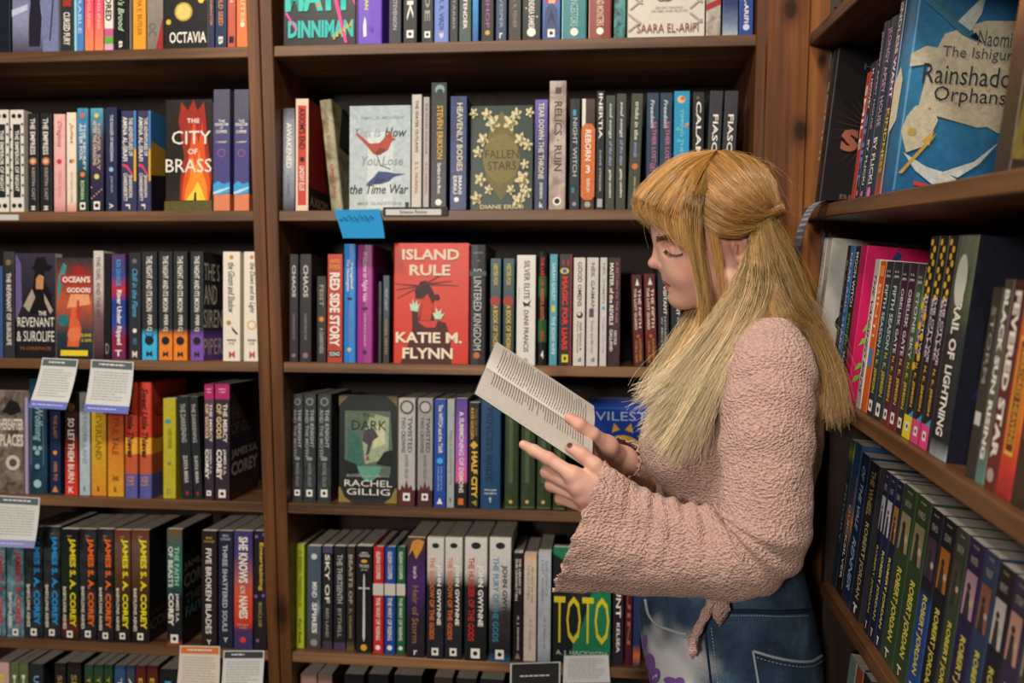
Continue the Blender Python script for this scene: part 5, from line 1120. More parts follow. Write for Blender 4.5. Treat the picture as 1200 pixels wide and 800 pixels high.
card('cream card with an orange header hanging from the left bookcase', (211, 756), (258, 757), (256, 818), (206, 815), .020, 'd0783a', None, 4, paper='d8cfc0')
card('white card with a charcoal header right of the orange-headed one', (262, 762), (310, 762), (306, 820), (258, 820), .020, '3c4246', '8a8ec0', 5)
card('card with a large black header hanging below the narrow black paperback', (598, 777), (657, 775), (656, 826), (597, 828), .016, '26282a', None, 6, head_v=.7, foot_v=.97)
card('white card with a violet foot hanging below the tall yellow capitals', (661, 768), (713, 767), (716, 815), (659, 816), .016, None, '6a52a0', 7, head_v=.02, foot_v=.68)
note = card('curling bright blue sticky note with a handwritten line', (391, 246), (445, 245), (451, 279), (402, 279), .030, None, None, 8, name='sticky_note', paper='2086c0', textc='2086c0')
note['category'] = 'sticky note'
for ch in list(note.children):
    bpy.data.objects.remove(ch)
scr = [atY(398 + 40 * t, 256 - 1.5 * t + 2.2 * math.sin(t * 40) + 1.0 * math.sin(t * 17), Y0 - .0125 - .004 * math.sin(t * 3)) for t in np.linspace(0, 1, 90)]
_so = np_mesh('handwriting', *tube(np.array(scr), .0006, 4), flat_mat('123a58', .7))
_so.parent = note
# black label holder with the section name
lh = empty('label_holder', tuple(atY(487, 248, Y0 - .004)))
tag(lh, 'black label holder with white strip right of the blue note', 'label')
LI = Matrix.Translation(tuple(-atY(487, 248, Y0 - .004)))
a, c = atY(449, 243.5, Y0 - .004), atY(525, 252.5, Y0 - .004)
o = box('holder', a[0], c[0], Y0 - .0052, Y0 - .0003, c[2], a[2] + .0012, flat_mat('1a1818', .4), lh, .0006)
o.matrix_parent_inverse = LI
a2, c2 = atY(452, 245.2, Y0 - .006), atY(517, 251.8, Y0 - .006)
o = box('paper_strip', a2[0], c2[0], Y0 - .0058, Y0 - .0051, c2[2], a2[2], flat_mat('cfcdc8', .7), lh)
o.matrix_parent_inverse = LI
cu = bpy.data.curves.new('lettering', 'FONT')
cu.body = 'Science Fiction'
cu.size = (a2[2] - c2[2]) * .8
cu.align_x = 'CENTER'
cu.offset = .0001
to = bpy.data.objects.new('lettering', cu)
COL.objects.link(to)
to.location = ((a2[0] + c2[0]) / 2, Y0 - .0061, c2[2] + (a2[2] - c2[2]) * .26)
to.rotation_euler = (math.pi / 2, 0, 0)
bpy.context.view_layer.update()
me = bpy.data.meshes.new_from_object(to.evaluated_get(bpy.context.evaluated_depsgraph_get()))
me.transform(to.matrix_world)
bpy.data.objects.remove(to)
me.materials.clear()
me.materials.append(flat_mat('33302e', .6))
lo_ = link(bpy.data.objects.new('lettering', me), lh)
lo_.matrix_parent_inverse = LI
# white shelf label at the left edge
a, c = atY(-8, 251.5, Y0 - .002), atY(22, 257.8, Y0 - .002)
tag(box('shelf_label', a[0], c[0], Y0 - .0022, Y0 - .0004, c[2], a[2], flat_mat('c8cac8', .6)), 'white strip label under the ornate paperbacks at left edge', 'label')
# grey flexible card curling off the right bookcase's top shelf
def strap(u, v):
    y = 1.345 - .05 * u
    s = v * v
    th = v * 1.55
    return np.array([X0 + .022 - .060 * math.sin(min(th, 1.3)) - .004 * v, y, RIGHT_Z[1] + .0012 + .004 * math.sin(v * 3.1) * (1 - v) - .115 * (1 - math.cos(max(0, th - .42) * 1.3))])
o = sheet('shelf_card', strap, 0, 1, 0, 1, flat_mat('6a6c70', .6), nv=18)
tag(o, 'grey card with navy foot curling off the right bookcase shelf behind her head', 'card', 'cards hanging from the shelf edges')
sheet('footer_band', strap, 0, 1, .82, 1, flat_mat('2a3058', .6), o, lift=.0004, thick=0, nv=6)
text_rows(strap, np.arange(.3, .78, .05), 9, 'b0b4b8', o, hgt=.02)
# ------------------------------------------------------------------ the reading woman
YH = 1.22                                         # plane through the middle of her head
PX = 0.001222                                     # metres per pixel in that plane
def hp(px, py, dy=0.0):
    return atY(px, py, YH + dy)
person = empty('person', (0.16, YH, 0.0))
tag(person, 'woman with long blonde hair in pink blouse and jeans reading an open book', 'person')
PINV = Matrix.Translation((-0.16, -YH, 0))
def own(o):
    o.parent = person
    o.matrix_parent_inverse = PINV
    return o

skin, nt, b = new_mat('skin', 0.48, 0.35)
at_ = nt.nodes.new('ShaderNodeAttribute')
at_.attribute_name = 'Col'
nt.links.new(at_.outputs['Color'], b.inputs['Base Color'])
b.inputs['Subsurface Weight'].default_value = 0.12
b.inputs['Subsurface Radius'].default_value = (0.012, 0.005, 0.003)
b.inputs['Subsurface Scale'].default_value = 0.5
_n = noise(nt, mapped(nt, (1, 1, 1)).outputs[0], 900, 3)
bump(nt, b, _n.outputs[0], 0.08, 0.0004)

# head ---------------------------------------------------------------
def head_fn(P):
    e = lambda px, py, dy, rx, ry, rz, rot=0.0: s_ell(P, hp(px, py, dy), (rx * PX, ry, rz * PX), rot)
    c = lambda a, b_, ra, rb: s_cap(P, hp(*a), hp(*b_), ra * PX, rb * PX)
    d = e(842, 256, 0, 68, .076, 66)
    d = smin(d, e(811, 262, 0, 46, .062, 48), .02)                 # forehead
    d = smin(d, e(818, 306, 0, 44, .056, 46), .02)                 # mid face
    for s in (-1, 1):
        d = smin(d, e(815, 314, s * .030, 27, .026, 24), .018)     # cheeks
        d = smin(d, c((856, 326, s * .050), (803, 350, s * .012), 13, 10), .02)   # jaw
        d = smin(d, c((773, 279, s * .006), (792, 276, s * .038), 4.0, 4.5), .010)    # brow
    d = smin(d, e(808, 334, 0, 26, .025, 20), .012)                # muzzle
    d = smin(d, e(796.5, 349.5, 0, 11.8, .015, 10), .012)             # chin
    for s in (-1, 1):                                              # eye sockets and closed lids
        d = smax(d, -e(783, 291, s * .036, 10, .013, 9), .008)
        d = smin(d, e(794, 292.5, s * .0315, 10.2, .0125, 9.6), .004)
    d = smin(d, c((774, 284, 0), (767.8, 305, 0), 4.6, 5.2), .008)   # nose
    d = smin(d, e(766.0, 308.2, 0, 6.8, .0078, 6.2), .004)
    d = smin(d, e(778, 310.5, 0, 9, .008, 6), .006)
    for s in (-1, 1):
        d = smin(d, e(777.6, 311.6, s * .0112, 6.6, .0068, 5.6), .0025)
        d = smax(d, -e(771.5, 317.0, s * .0062, 3.6, .0028, 2.4), .002)
    d = smin(d, e(785.5, 325.6, 0, 7.4, .013, 5.6), .006)           # upper lip, lower lip and the line between them
    for s in (-1, 1):
        up_ = [hp(782.3, 330.0, 0), hp(784.8, 330.4, s * .009), hp(789.8, 332.5, s * .0165), hp(795, 334.3, s * .0212)]
        lw_ = [hp(786.4, 337.2, 0), hp(788.0, 337.0, s * .008), hp(791.8, 336.0, s * .0155), hp(795.6, 335.0, s * .0205)]
        ml_ = [hp(778.2, 333.8, 0), hp(780.6, 333.9, s * .0095), hp(786.0, 334.5, s * .0185), hp(792.5, 335.1, s * .0245)]
        for q_, r_, k_ in ((up_, (4.6, 4.0, 2.6, 1.6), .0022), (lw_, (4.7, 4.2, 2.8, 1.6), .0022)):
            for i_ in range(3):
                d = smin(d, s_cap(P, q_[i_], q_[i_ + 1], r_[i_] * PX, r_[i_ + 1] * PX), k_)
        for i_ in range(3):
            d = smax(d, -s_cap(P, ml_[i_], ml_[i_ + 1], 1.5 * PX, 1.2 * PX), .0015)
    d = smax(d, -e(780.5, 343.5, 0, 3.2, .012, 2.6), .004)          # hollow over the chin
    for s in (-1, 1):                                               # ears
        er = e(868, 289, s * .0705, 11, .0075, 21, -.22)
        er = smax(er, -e(866.5, 286, s * .079, 6.2, .0065, 13.5, -.22), .004)
        er = smin(er, e(863, 292, s * .0755, 2.4, .004, 5.5), .003)
        er = smax(er, -e(867.5, 292.5, s * .078, 3.0, .006, 5), .003)
        d = smin(d, er, .004)
    d = smin(d, c((868, 325, 0), (884, 405, 0), 42, 44), .03)       # neck
    d = smin(d, c((884, 405, 0), (890, 460, 0), 46, 70), .03)
    return d
hlo = np.minimum(hp(752, 470), hp(752, 180)) - 0.0
hv, hq = nets(head_fn, (hp(754, 300)[0], YH - .092, hp(800, 440)[2]), (hp(918, 300)[0], YH + .092, hp(800, 184)[2]), .00155)

# hands --------------------------------------------------------------
def hY(px, py, Y): return atY(px, py, Y)
def chain(P, pts, rad, d=None, k=.004):
    for a, b_, ra, rb in zip(pts[:-1], pts[1:], rad[:-1], rad[1:]):
        c = s_cap(P, a, b_, ra, rb)
        d = c if d is None else smin(d, c, k)
    return d
N_IDX = [hY(*t) for t in ((613.5, 521, 1.075), (626, 528, 1.066), (643, 537.5, 1.055), (672, 557, 1.045))]
N_MID = [hY(*t) for t in ((661, 549, 1.125), (648, 548, 1.112), (641.5, 553, 1.072), (678, 571, 1.044))]
N_RNG = [hY(*t) for t in ((668, 561, 1.120), (655, 562, 1.110), (646.5, 568, 1.074), (684, 583, 1.047))]
N_PNK = [hY(*t) for t in ((676, 575, 1.115), (668, 578, 1.105), (657, 584, 1.078), (690, 594, 1.053))]
N_THB = [hY(*t) for t in ((668.0, 524.0, 1.062), (682, 532.5, 1.056), (697, 545, 1.052), (713, 567, 1.054))]
N_WR = hY(726, 586, 1.058)
def near_hand(P):
    d = chain(P, N_IDX, (.0062, .0076, .0084, .0098))
    for f_, r in ((N_MID, (.0068, .0078, .0088, .0102)), (N_RNG, (.0064, .0074, .0084, .0098)), (N_PNK, (.0056, .0064, .0074, .0090))):
        d = smin(d, chain(P, f_, r), .0035)
    pl = s_cap(P, N_IDX[3], N_WR, .0120, .0175)
    for f_ in (N_MID, N_RNG, N_PNK):
        pl = smin(pl, s_cap(P, f_[3], N_WR, .0112, .0165), .010)
    pl = smin(pl, s_cap(P, hY(690, 572, 1.062), N_WR, .0150, .0170), .012)
    d = smin(d, pl, .006)
    d = smin(d, chain(P, N_THB, (.0070, .0086, .0098, .0135)), .007)
    d = smin(d, s_cap(P, N_WR, hY(790, 640, 1.042), .0200, .0270), .012)
    return d
F_THB = [hY(*t) for t in ((667.5, 489.5, 1.150), (679, 497, 1.148), (694, 508.5, 1.155), (711, 523, 1.178))]
F_WR = hY(729, 541, 1.222)
F_FG = [[hY(*t) for t in q] for q in (((636, 486, 1.255), (652, 494, 1.250), (674, 506, 1.240), (700, 523, 1.215)), ((640, 497, 1.245), (655, 506, 1.244), (676, 516, 1.236), (702, 531, 1.216)),
                                      ((650, 510, 1.235), (664, 517, 1.236), (683, 526, 1.230), (706, 539, 1.216)), ((662, 522, 1.230), (673, 528, 1.230), (690, 535, 1.226), (711, 546, 1.216)))]
def far_hand(P):
    d = chain(P, F_THB, (.0072, .0088, .0100, .0140))
    pl = None
    for f_ in F_FG:
        d = smin(d, chain(P, f_, (.0064, .0075, .0085, .0098)), .0035)
        c = s_cap(P, f_[3], F_WR, .0115, .0170)
        pl = c if pl is None else smin(pl, c, .010)
    d = smin(d, pl, .006)
    d = smin(d, s_cap(P, F_THB[3], F_WR, .0150, .0175), .010)
    d = smin(d, s_cap(P, F_WR, hY(790, 590, 1.29), .0205, .0285), .012)
    return d
def bounds(pts, m):
    pts = np.array(pts)
    return pts.min(0) - m, pts.max(0) + m
lo, hi = bounds(N_IDX + N_MID + N_RNG + N_PNK + N_THB + [N_WR, hY(760, 602, 1.045)], .016)
nv, nq = nets(near_hand, lo, hi, .0014)
lo, hi = bounds(sum(F_FG, []) + F_THB + [F_WR, hY(752, 560, 1.245)], .020)
fv, fq = nets(far_hand, lo, hi, .0016)

# body under the clothes ---------------------------------------------
N_SH, N_EL = hY(902, 425, 1.070), hY(893, 650, 1.030)
F_SH, F_EL = hp(890, 430, .165), hp(885, 640, .17)
def body_fn(P):
    d = s_ell(P, hp(872, 500), (.088, .120, .165))
    d = smin(d, s_ell(P, hp(858, 640), (.085, .115, .13)), .04)
    d = smin(d, s_ell(P, hp(866, 745), (.105, .135, .13)), .04)
    d = smin(d, s_cap(P, hp(890, 440, -.12), hp(890, 440, .12), .038, .038), .03)
    d = smin(d, s_cap(P, hp(884, 395), hp(888, 450), .048, .065), .03)
    for S_, E_, Wr in ((N_SH, N_EL, hY(770, 622, 1.045)), (F_SH, F_EL, hY(770, 582, 1.275))):
        d = smin(d, s_cap(P, S_, E_, .036, .032), .02)
        d = smin(d, s_cap(P, E_, Wr, .031, .024), .01)
    for s in (-1, 1):
        hpj = np.array([hp(862, 780)[0], YH + s * .085, .86])
        kn_ = np.array([hpj[0] - .01, YH + s * .085, .46])
        an_ = np.array([hpj[0] + .015, YH + s * .085, .09])
        d = smin(d, s_cap(P, hpj, kn_, .070, .048), .03)
        d = smin(d, s_cap(P, kn_, an_, .047, .032), .01)
    return d
bv, bq = nets(body_fn, (-.03, YH - .29, .06), (.36, YH + .30, 1.46), .009)
V, Q = join_vq([(hv, hq), (nv, nq), (fv, fq), (bv, bq)])

# skin colours: lips, cheeks, lids, knuckles, nail polish
col = np.tile(np.array(lin('dcab98')), (len(V), 1))
def paint(center, r, hexc, amt, only=None, ry=None):
    q = (V - np.asarray(center)) / np.array([r, ry or r, r])
    w = np.clip(1.3 - np.sqrt((q * q).sum(1)) * 1.3, 0, 1) ** .8 * amt
    w = np.clip(w, 0, 1)[:, None]
    if only is not None:
        w = w * only[:, None]
    col[:] = col * (1 - w) + np.array(lin(hexc)) * w
for s in (-1, 1):
    paint(hp(816, 312, s * .05), .034, 'd57f70', .55)
    paint(hp(868, 290, s * .075), .030, 'd0806c', .5)
    paint(hp(790, 287, s * .035), .012, 'c98a7c', .5)
    paint(hp(786, 278.0, s * .034), .007, '7a5436', .85, ry=.02)
    paint(hp(778, 279, s * .018), .005, '8a6242', .7, ry=.012)
paint(hp(763, 308, 0), .012, 'd58674', .5)
lipz = hp(780, 333.4)[2]
lx = (hp(782, 333)[0] + np.abs(V[:, 1] - YH) ** 2 * 26)
lip = (V[:, 2] > 1.4) & (V[:, 0] < lx + .009) & (np.abs(V[:, 1] - YH) < .0225) & (np.abs(V[:, 2] - lipz) < np.where(V[:, 2] > lipz, .0062, .0072) * (1 - (np.abs(V[:, 1] - YH) / .024) ** 2) + .0006)
col[lip] = col[lip] * .15 + np.array(lin('b5524c')) * .85
for p in (N_IDX[2], N_IDX[3], N_MID[2], N_MID[3], N_RNG[2], N_RNG[3], N_PNK[2], N_PNK[3], N_IDX[0], N_THB[1], F_THB[0], F_THB[1]):
    paint(p, .014, 'cf7f6e', .45)
nail = hY(667.3, 521.0, 1.056)
paint(nail, .0052, '3a2026', 1.6)
paint(hY(611, 518, 1.069), .005, 'e8c0b0', .7)
body = own(np_mesh('body', V, Q, skin, None, col))

# eyelashes and brow hairs -------------------------------------------
lash_m = flat_mat('4a382e', .6)
brow_m = flat_mat('6a4a30', .7)
rng = np.random.default_rng(5)
from mathutils.bvhtree import BVHTree
hb = BVHTree.FromPolygons([tuple(v) for v in hv], [tuple(q) for q in hq.tolist()])
def on_head(px, py, lift=.0004):
    r = Vector(ray(px, py)).normalized()
    ht = hb.ray_cast(Vector(C0), r)
    return None if ht[0] is None else np.array(ht[0] + ht[1] * lift)
def both(P_):                                       # the hidden side of the face mirrors the visible one
    M_ = np.array(P_, float)
    M_[:, 1] = 2 * YH - M_[:, 1]
    return [np.array(P_, float), M_]
prt = []
rim = catmull([(780.5, 292.5, 0), (784, 296.2, 0), (789.5, 298.4, 0), (796, 298.0, 0), (800, 296.4, 0)], 30)
line = [on_head(a, b_, .0003) for a, b_, _ in rim]
line = [p for p in line if p is not None]
for L_ in both(line):
    prt.append(tube(L_, .00034, 5))
for k, p in enumerate(line):
    t = k / len(line)
    for j in range(2):
        out = np.array([-.0045 + .0045 * t + rng.normal(0, .0006), -.0030, -.0040 + rng.normal(0, .0006)])
        for L_ in both([p, p + out * .6, p + out + np.array([-.0004, 0, .0008])]):
            prt.append(tube(L_, [.00026, .0002, .0001], 4))
own(np_mesh('eyelashes', *join_vq(prt), lash_m))
prt = []
for k in range(260):
    t = rng.random()
    bx_, by_ = 769.0 + 21 * t, 280.4 - 3.4 * math.sin(t * 2.2) + 1.2 * t + rng.normal(0, 1.5 * (1.1 - .6 * t))
    a, b_ = on_head(bx_, by_, .0004), on_head(bx_ + 3.4, by_ - .5 + 1.0 * t, .0007)
    if a is None or b_ is None or np.linalg.norm(a - b_) > .012: continue
    for L_ in both([a, (a + b_) / 2, b_]):
        prt.append(tube(L_, [.00032, .00028, .00012], 4))
own(np_mesh('eyebrows', *join_vq(prt), brow_m))
ear = own(np_mesh('earring', *tube(catmull([hp(868.5, 308, -.0795), hp(867, 312, -.080), hp(869.5, 314, -.080), hp(871, 311, -.080)], 10), .0009, 6), steel))
# ------------------------------------------------------------------ pink crinkled blouse
def crinkle_mat():
    m, nt, b = new_mat('pink_crinkle_knit', 0.85, 0.2)
    mp = mapped(nt, (1.0, 1.0, 1.25))
    n0 = noise(nt, mp.outputs[0], 26, 2)
    mv = nt.nodes.new('ShaderNodeMix')
    mv.data_type = 'RGBA'
    mv.blend_type = 'ADD'
    mv.inputs[0].default_value = .012
    nt.links.new(mp.outputs[0], mv.inputs[6])
    nt.links.new(n0.outputs['Color'], mv.inputs[7])
    v = nt.nodes.new('ShaderNodeTexVoronoi')
    v.feature = 'F1'
    v.inputs['Scale'].default_value = 260
    nt.links.new(mv.outputs[2], v.inputs['Vector'])
    n1 = noise(nt, mp.outputs[0], 240, 4, .65, 1.2)
    n2 = noise(nt, mp.outputs[0], 78, 3, .5, 1.8)
    n2.noise_type = 'RIDGED_MULTIFRACTAL'
    ma = nt.nodes.new('ShaderNodeMath')
    ma.operation = 'MULTIPLY_ADD'
    ma.inputs[1].default_value = 0.7
    nt.links.new(n1.outputs[0], ma.inputs[0])
    nt.links.new(v.outputs['Distance'], ma.inputs[2])
    mb = nt.nodes.new('ShaderNodeMath')
    mb.operation = 'MULTIPLY_ADD'
    mb.inputs[1].default_value = 0.6
    nt.links.new(n2.outputs[0], mb.inputs[0])
    nt.links.new(ma.outputs[0], mb.inputs[2])
    r = ramp(nt, [(0.2, 'cfa293'), (0.8, 'e6bfb1')])
    nt.links.new(n1.outputs[0], r.inputs[0])
    nt.links.new(r.outputs[0], b.inputs['Base Color'])
    b.inputs['Sheen Weight'].default_value = .25
    bump(nt, b, mb.outputs[0], 1.0, 0.0046)
    return m
pink = crinkle_mat()
def torso_fn(P):
    d = s_ell(P, hp(872, 500), (.105, .140, .17))
    for s in (-1, 1):
        d = smin(d, s_ell(P, hp(800, 520, s * .068), (.058, .062, .062)), .03)      # bust
        d = smin(d, s_cap(P, hp(885, 432, s * .05), hp(892, 440, s * .145), .050, .046), .03)   # shoulders
    d = smin(d, s_ell(P, hp(842, 615), (.092, .125, .13)), .05)
    d = smin(d, s_ell(P, hp(842, 680), (.100, .135, .05)), .04)
    d = smin(d, s_cap(P, hp(884, 408), hp(884, 450), .052, .085), .03)
    neck = s_cap(P, hp(868, 330), hp(878, 412), .056, .060)
    d = smax(d, -neck, .008)
    d = smax(d, hp(850, 652)[2] - P[:, 2], .004)
    return d
tv, tq = nets(torso_fn, (-.01, YH - .215, hp(800, 745)[2]), (.335, YH + .215, hp(800, 385)[2]), .0042)
nz = vnoise(tv, 55) * .0012 + vnoise(tv, 16, 7) * .0022
ctr = np.array([hp(868, 560)[0], YH, 0])
dirv = tv - ctr
dirv[:, 2] = 0
dirv /= np.linalg.norm(dirv, axis=1)[:, None] + 1e-9
tv = tv + dirv * nz[:, None]
blouse = own(np_mesh('blouse', tv, tq, pink))

def sleeve(name, ctrs, ra, rb, tilt, seed, rings=150, sides=120, wave=1.0, folds=()):
    """loft along ctrs; ra half height in the picture plane, rb half depth; tilt slides the ring's top along the path"""
    C = catmull(ctrs, rings)
    n = len(ra)
    tt = np.linspace(0, 1, rings)
    RA, RB_, TL = [np.interp(tt, np.linspace(0, 1, n), q) for q in (ra, rb, tilt)]
    ks = np.ones(9) / 9
    sm = lambda q: np.convolve(np.pad(q, 4, mode='edge'), ks, 'valid')
    RA, RB_, TL = sm(RA), sm(RB_), sm(TL)
    T = np.gradient(C, axis=0)
    T /= np.linalg.norm(T, axis=1)[:, None]
    up = np.cross(np.array([0, 1.0, 0]), T)
    up /= np.linalg.norm(up, axis=1)[:, None]
    sd = np.cross(up, T)
    an = np.linspace(0, 2 * math.pi, sides, endpoint=False)
    V = np.zeros((rings, sides, 3))
    for i in range(rings):
        t = tt[i]
        ca, sa = np.cos(an), np.sin(an)
        flare = max(0, (t - .62) / .38)
        rip = 1 + .035 * flare * np.sin(an * 5 + seed + 2 * t) + .03 * flare * np.sin(an * 9 + 1.3 * seed)
        crease = np.zeros(sides)
        for (tc, w, amp, a0, aw) in folds:
            crease += amp * math.exp(-((t - tc) / w) ** 2) * np.exp(-((np.angle(np.exp(1j * (an - a0)))) / aw) ** 2)
        gat = math.exp(-((t - .70) / .17) ** 2) * wave
        crease += gat * .0024 * np.sin(t * 150 + 2.2 * np.sin(an * 2 + seed)) * np.clip(.35 + .9 * sa, 0, 1)
        crease += math.exp(-((t - .50) / .07) ** 2) * wave * .0024 * np.sin(t * 120 - 2.6 * ca + seed)
        crease += math.exp(-((t - .22) / .10) ** 2) * wave * .0022 * np.sin(t * 90 + 3 * ca)
        edge = max(0, (t - .97) / .03)
        off = edge * (.0020 * np.sin(an * 17 + seed) + .0012 * np.sin(an * 29 + 2 * seed))
        lett = edge * .0025 * np.sin(an * 19 + seed)
        V[i] = C[i] + up[i] * ((RA[i] * rip + crease + lett) * sa)[:, None] + sd[i] * ((RB_[i] * rip + crease + lett) * ca)[:, None] + T[i] * (TL[i] * sa + off)[:, None]
    flat = V.reshape(-1, 3)
    nzv = (vnoise(flat, 110, seed) * .0008 + vnoise(flat, 26, seed + 3) * .0026 * wave).reshape(rings, sides)
    nrm = V - C[:, None, :]
    nrm /= np.linalg.norm(nrm, axis=2)[:, :, None] + 1e-9
    V = V + nrm * nzv[:, :, None]
    inner = V - nrm * .0016
    i = np.arange(rings - 1)[:, None] * sides
    j = np.arange(sides)[None, :]
    j2 = (j + 1) % sides
    q1 = np.stack([i + j, i + j2, i + sides + j2, i + sides + j], -1).reshape(-1, 4)
    o = rings * sides
    q2 = q1[:, ::-1] + o
    l = (rings - 1) * sides + np.arange(sides)
    l2 = (rings - 1) * sides + (np.arange(sides) + 1) % sides
    q3 = np.stack([l, l2, l2 + o, l + o], 1)
    o_ = np_mesh(name, np.concatenate([V.reshape(-1, 3), inner.reshape(-1, 3)]), np.concatenate([q1, q2, q3]), pink, None)
    o_.parent = blouse
    return o_
fold_n = [(.60, .018, -.007, 1.2, .7), (.565, .016, -.006, 1.5, .8), (.64, .02, -.008, .9, .6), (.53, .02, .007, 1.4, .6), (.71, .022, -.006, 1.3, .9), (.78, .025, -.006, 1.0, .8), (.48, .02, -.006, 2.2, .6), (.45, .03, .005, 0.0, .9), (.85, .03, -.007, 1.2, .7), (.20, .03, -.005, 2.6, .7), (.28, .03, .004, 2.2, .8)]
near_c = [hY(898, 400, 1.115), hY(902, 428, 1.085), hY(900, 480, 1.060), hY(898, 560, 1.040), hY(893, 618, 1.030), hY(868, 645, 1.030), hY(820, 645, 1.040), hY(760, 636, 1.050), hY(712, 624, 1.056), hY(678, 615, 1.060)]
ra_n = [.042, .056, .057, .055, .058, .060, .057, .066, .078, .088]
sleeve('sleeve', near_c, ra_n, [.045, .052, .050, .050, .052, .050, .046, .046, .050, .054], [0, 0, 0, 0, 0, 0, .0, -.003, -.008, -.014], 1.0, folds=fold_n)
far_c = [hp(890, 410, .12), hp(892, 450, .16), hp(888, 560, .17), hp(880, 612, .165), hp(840, 612, .135), hp(800, 592, .11), hp(766, 571, .075), hp(742, 553, .035), hp(723, 538, .006)]
sleeve('sleeve', far_c, [.045, .052, .050, .050, .044, .038, .034, .034, .034], [.045, .05, .05, .05, .044, .038, .036, .038, .042], [0, 0, 0, 0, 0, 0, 0, 0, -.006], 4.0, wave=.8)
# knotted tie hanging under the sleeve
YT = 1.06
tiep = []
fl_pts = [(826, 700), (831, 712), (836, 724), (843, 734), (850, 726), (856, 715), (854, 702), (840, 698)]
ring = [hY(px, py, YT - .004 * (k % 2)) for k, (px, py) in enumerate(fl_pts)]
cen = hY(840, 712, YT - .006)
vs_ = [cen] + ring + [p + np.array([0, .004, 0]) for p in [cen] + ring]
n_ = len(ring)
fc = [(0, 1 + k, 1 + (k + 1) % n_) for k in range(n_)] + [(n_ + 1, n_ + 2 + (k + 1) % n_, n_ + 2 + k) for k in range(n_)] + [(1 + k, n_ + 2 + k, n_ + 2 + (k + 1) % n_, 1 + (k + 1) % n_) for k in range(n_)]
flap = mesh_obj('tie_flap', vs_, fc, pink, blouse, True)
strand = catmull([hY(836, 698, YT), hY(829, 715, YT - .004), hY(819, 735, YT - .008), hY(813, 748, YT - .010), hY(812, 762, YT - .012), hY(811, 772, YT - .012)], 26)
rr = .0060 + .0008 * np.sin(np.arange(26) * 1.3)
rr[-5:] *= np.linspace(.9, .25, 5)
o_ = np_mesh('tie_string', *tube(strand, rr, 10), pink)
o_.parent = blouse

# ------------------------------------------------------------------ jeans
def denim_mat():
    m, nt, b = new_mat('blue_denim', 0.8, 0.2)
    mp = mapped(nt, (1, 1, 1))
    n1 = noise(nt, mp.outputs[0], 16, 4, .6)
    wv = nt.nodes.new('ShaderNodeTexWave')
    wv.inputs['Scale'].default_value = 420
    wv.inputs['Distortion'].default_value = 3
    wv.bands_direction = 'DIAGONAL'
    nt.links.new(mp.outputs[0], wv.inputs['Vector'])
    n3 = noise(nt, mp.outputs[0], 300, 3)
    r = ramp(nt, [(.30, '223349'), (.55, '3c546c'), (.78, '6d869e')])
    nt.links.new(n1.outputs[0], r.inputs[0])
    # worn bleached patch on the front of the thigh (a shape of its own in the cloth)
    at = nt.nodes.new('ShaderNodeAttribute')
    at.attribute_name = 'Col'
    mx = nt.nodes.new('ShaderNodeMix')
    mx.data_type = 'RGBA'
    nt.links.new(at.outputs['Fac'], mx.inputs[0])
    nt.links.new(r.outputs[0], mx.inputs[6])
    mx.inputs[7].default_value = lin('e6e8ea')
    m2 = nt.nodes.new('ShaderNodeMix')
    m2.data_type = 'RGBA'
    m2.blend_type = 'OVERLAY'
    m2.inputs[0].default_value = .45
    nt.links.new(mx.outputs[2], m2.inputs[6])
    nt.links.new(n3.outputs['Color'], m2.inputs[7])
    nt.links.new(m2.outputs[2], b.inputs['Base Color'])
    bump(nt, b, wv.outputs['Fac'], .35, .0006)
    return m
denim = denim_mat()
def jeans_fn(P):
    d = s_ell(P, hp(848, 725), (.122, .158, .17))
    d = smin(d, s_ell(P, hp(868, 795), (.108, .152, .13)), .05)
    cut = P[:, 2] - (hp(850, 634)[2] + (P[:, 0] - .18) * .10)
    d = smax(d, cut, .004)
    for s in (-1, 1):
        hj = np.array([hp(848, 780)[0], YH + s * .082, .90])
        kn_ = np.array([hj[0] + .005, YH + s * .085, .48])
        an_ = np.array([hj[0] + .02, YH + s * .085, .05])
        lg = smin(s_cap(P, hj, kn_, .098, .078), s_cap(P, kn_, an_, .078, .080), .03)
        lg = smax(lg, .045 - P[:, 2], .002)
        d = smin(d, lg, .03)
    return d
jv, jq = nets(jeans_fn, (-.02, YH - .20, .03), (.37, YH + .20, 1.19), .0058)
from mathutils.bvhtree import BVHTree
jb = BVHTree.FromPolygons([tuple(v) for v in jv], [tuple(q) for q in jq.tolist()])
def on_jeans(px, py, lift=.0015):
    r = Vector(ray(px, py)).normalized()
    hit_ = jb.ray_cast(Vector(C0), r)
    if hit_[0] is None:
        return None
    return np.array(hit_[0] + hit_[1] * lift)
wc = on_jeans(788, 792)
wt = np.clip(1.6 - np.sqrt(((jv[:, 0] - wc[0]) / .052) ** 2 + ((jv[:, 1] - wc[1]) / .075) ** 2 + ((jv[:, 2] - wc[2] + .02) / .075) ** 2) * 1.15 + vnoise(jv, 30, 2) * .55, 0, .92)
jc = np.stack([wt, wt, wt, np.ones(len(wt))], 1)
jeans = own(np_mesh('jeans', jv, jq, denim, None, jc))
stitch = flat_mat('a8b4bc', .8, .1)
seam_m = flat_mat('1d2f46', .8, .1)
def seam(name, pts, r, mat, lift=.0012, n=40):
    q = catmull([(a, b_, 0) for a, b_ in pts], n)
    p = [on_jeans(a, b_, lift) for a, b_, _ in q]
    p = [t for t in p if t is not None]
    if len(p) > 3:
        o = np_mesh(name, *tube(np.array(p), r, 6), mat)
        o.parent = jeans
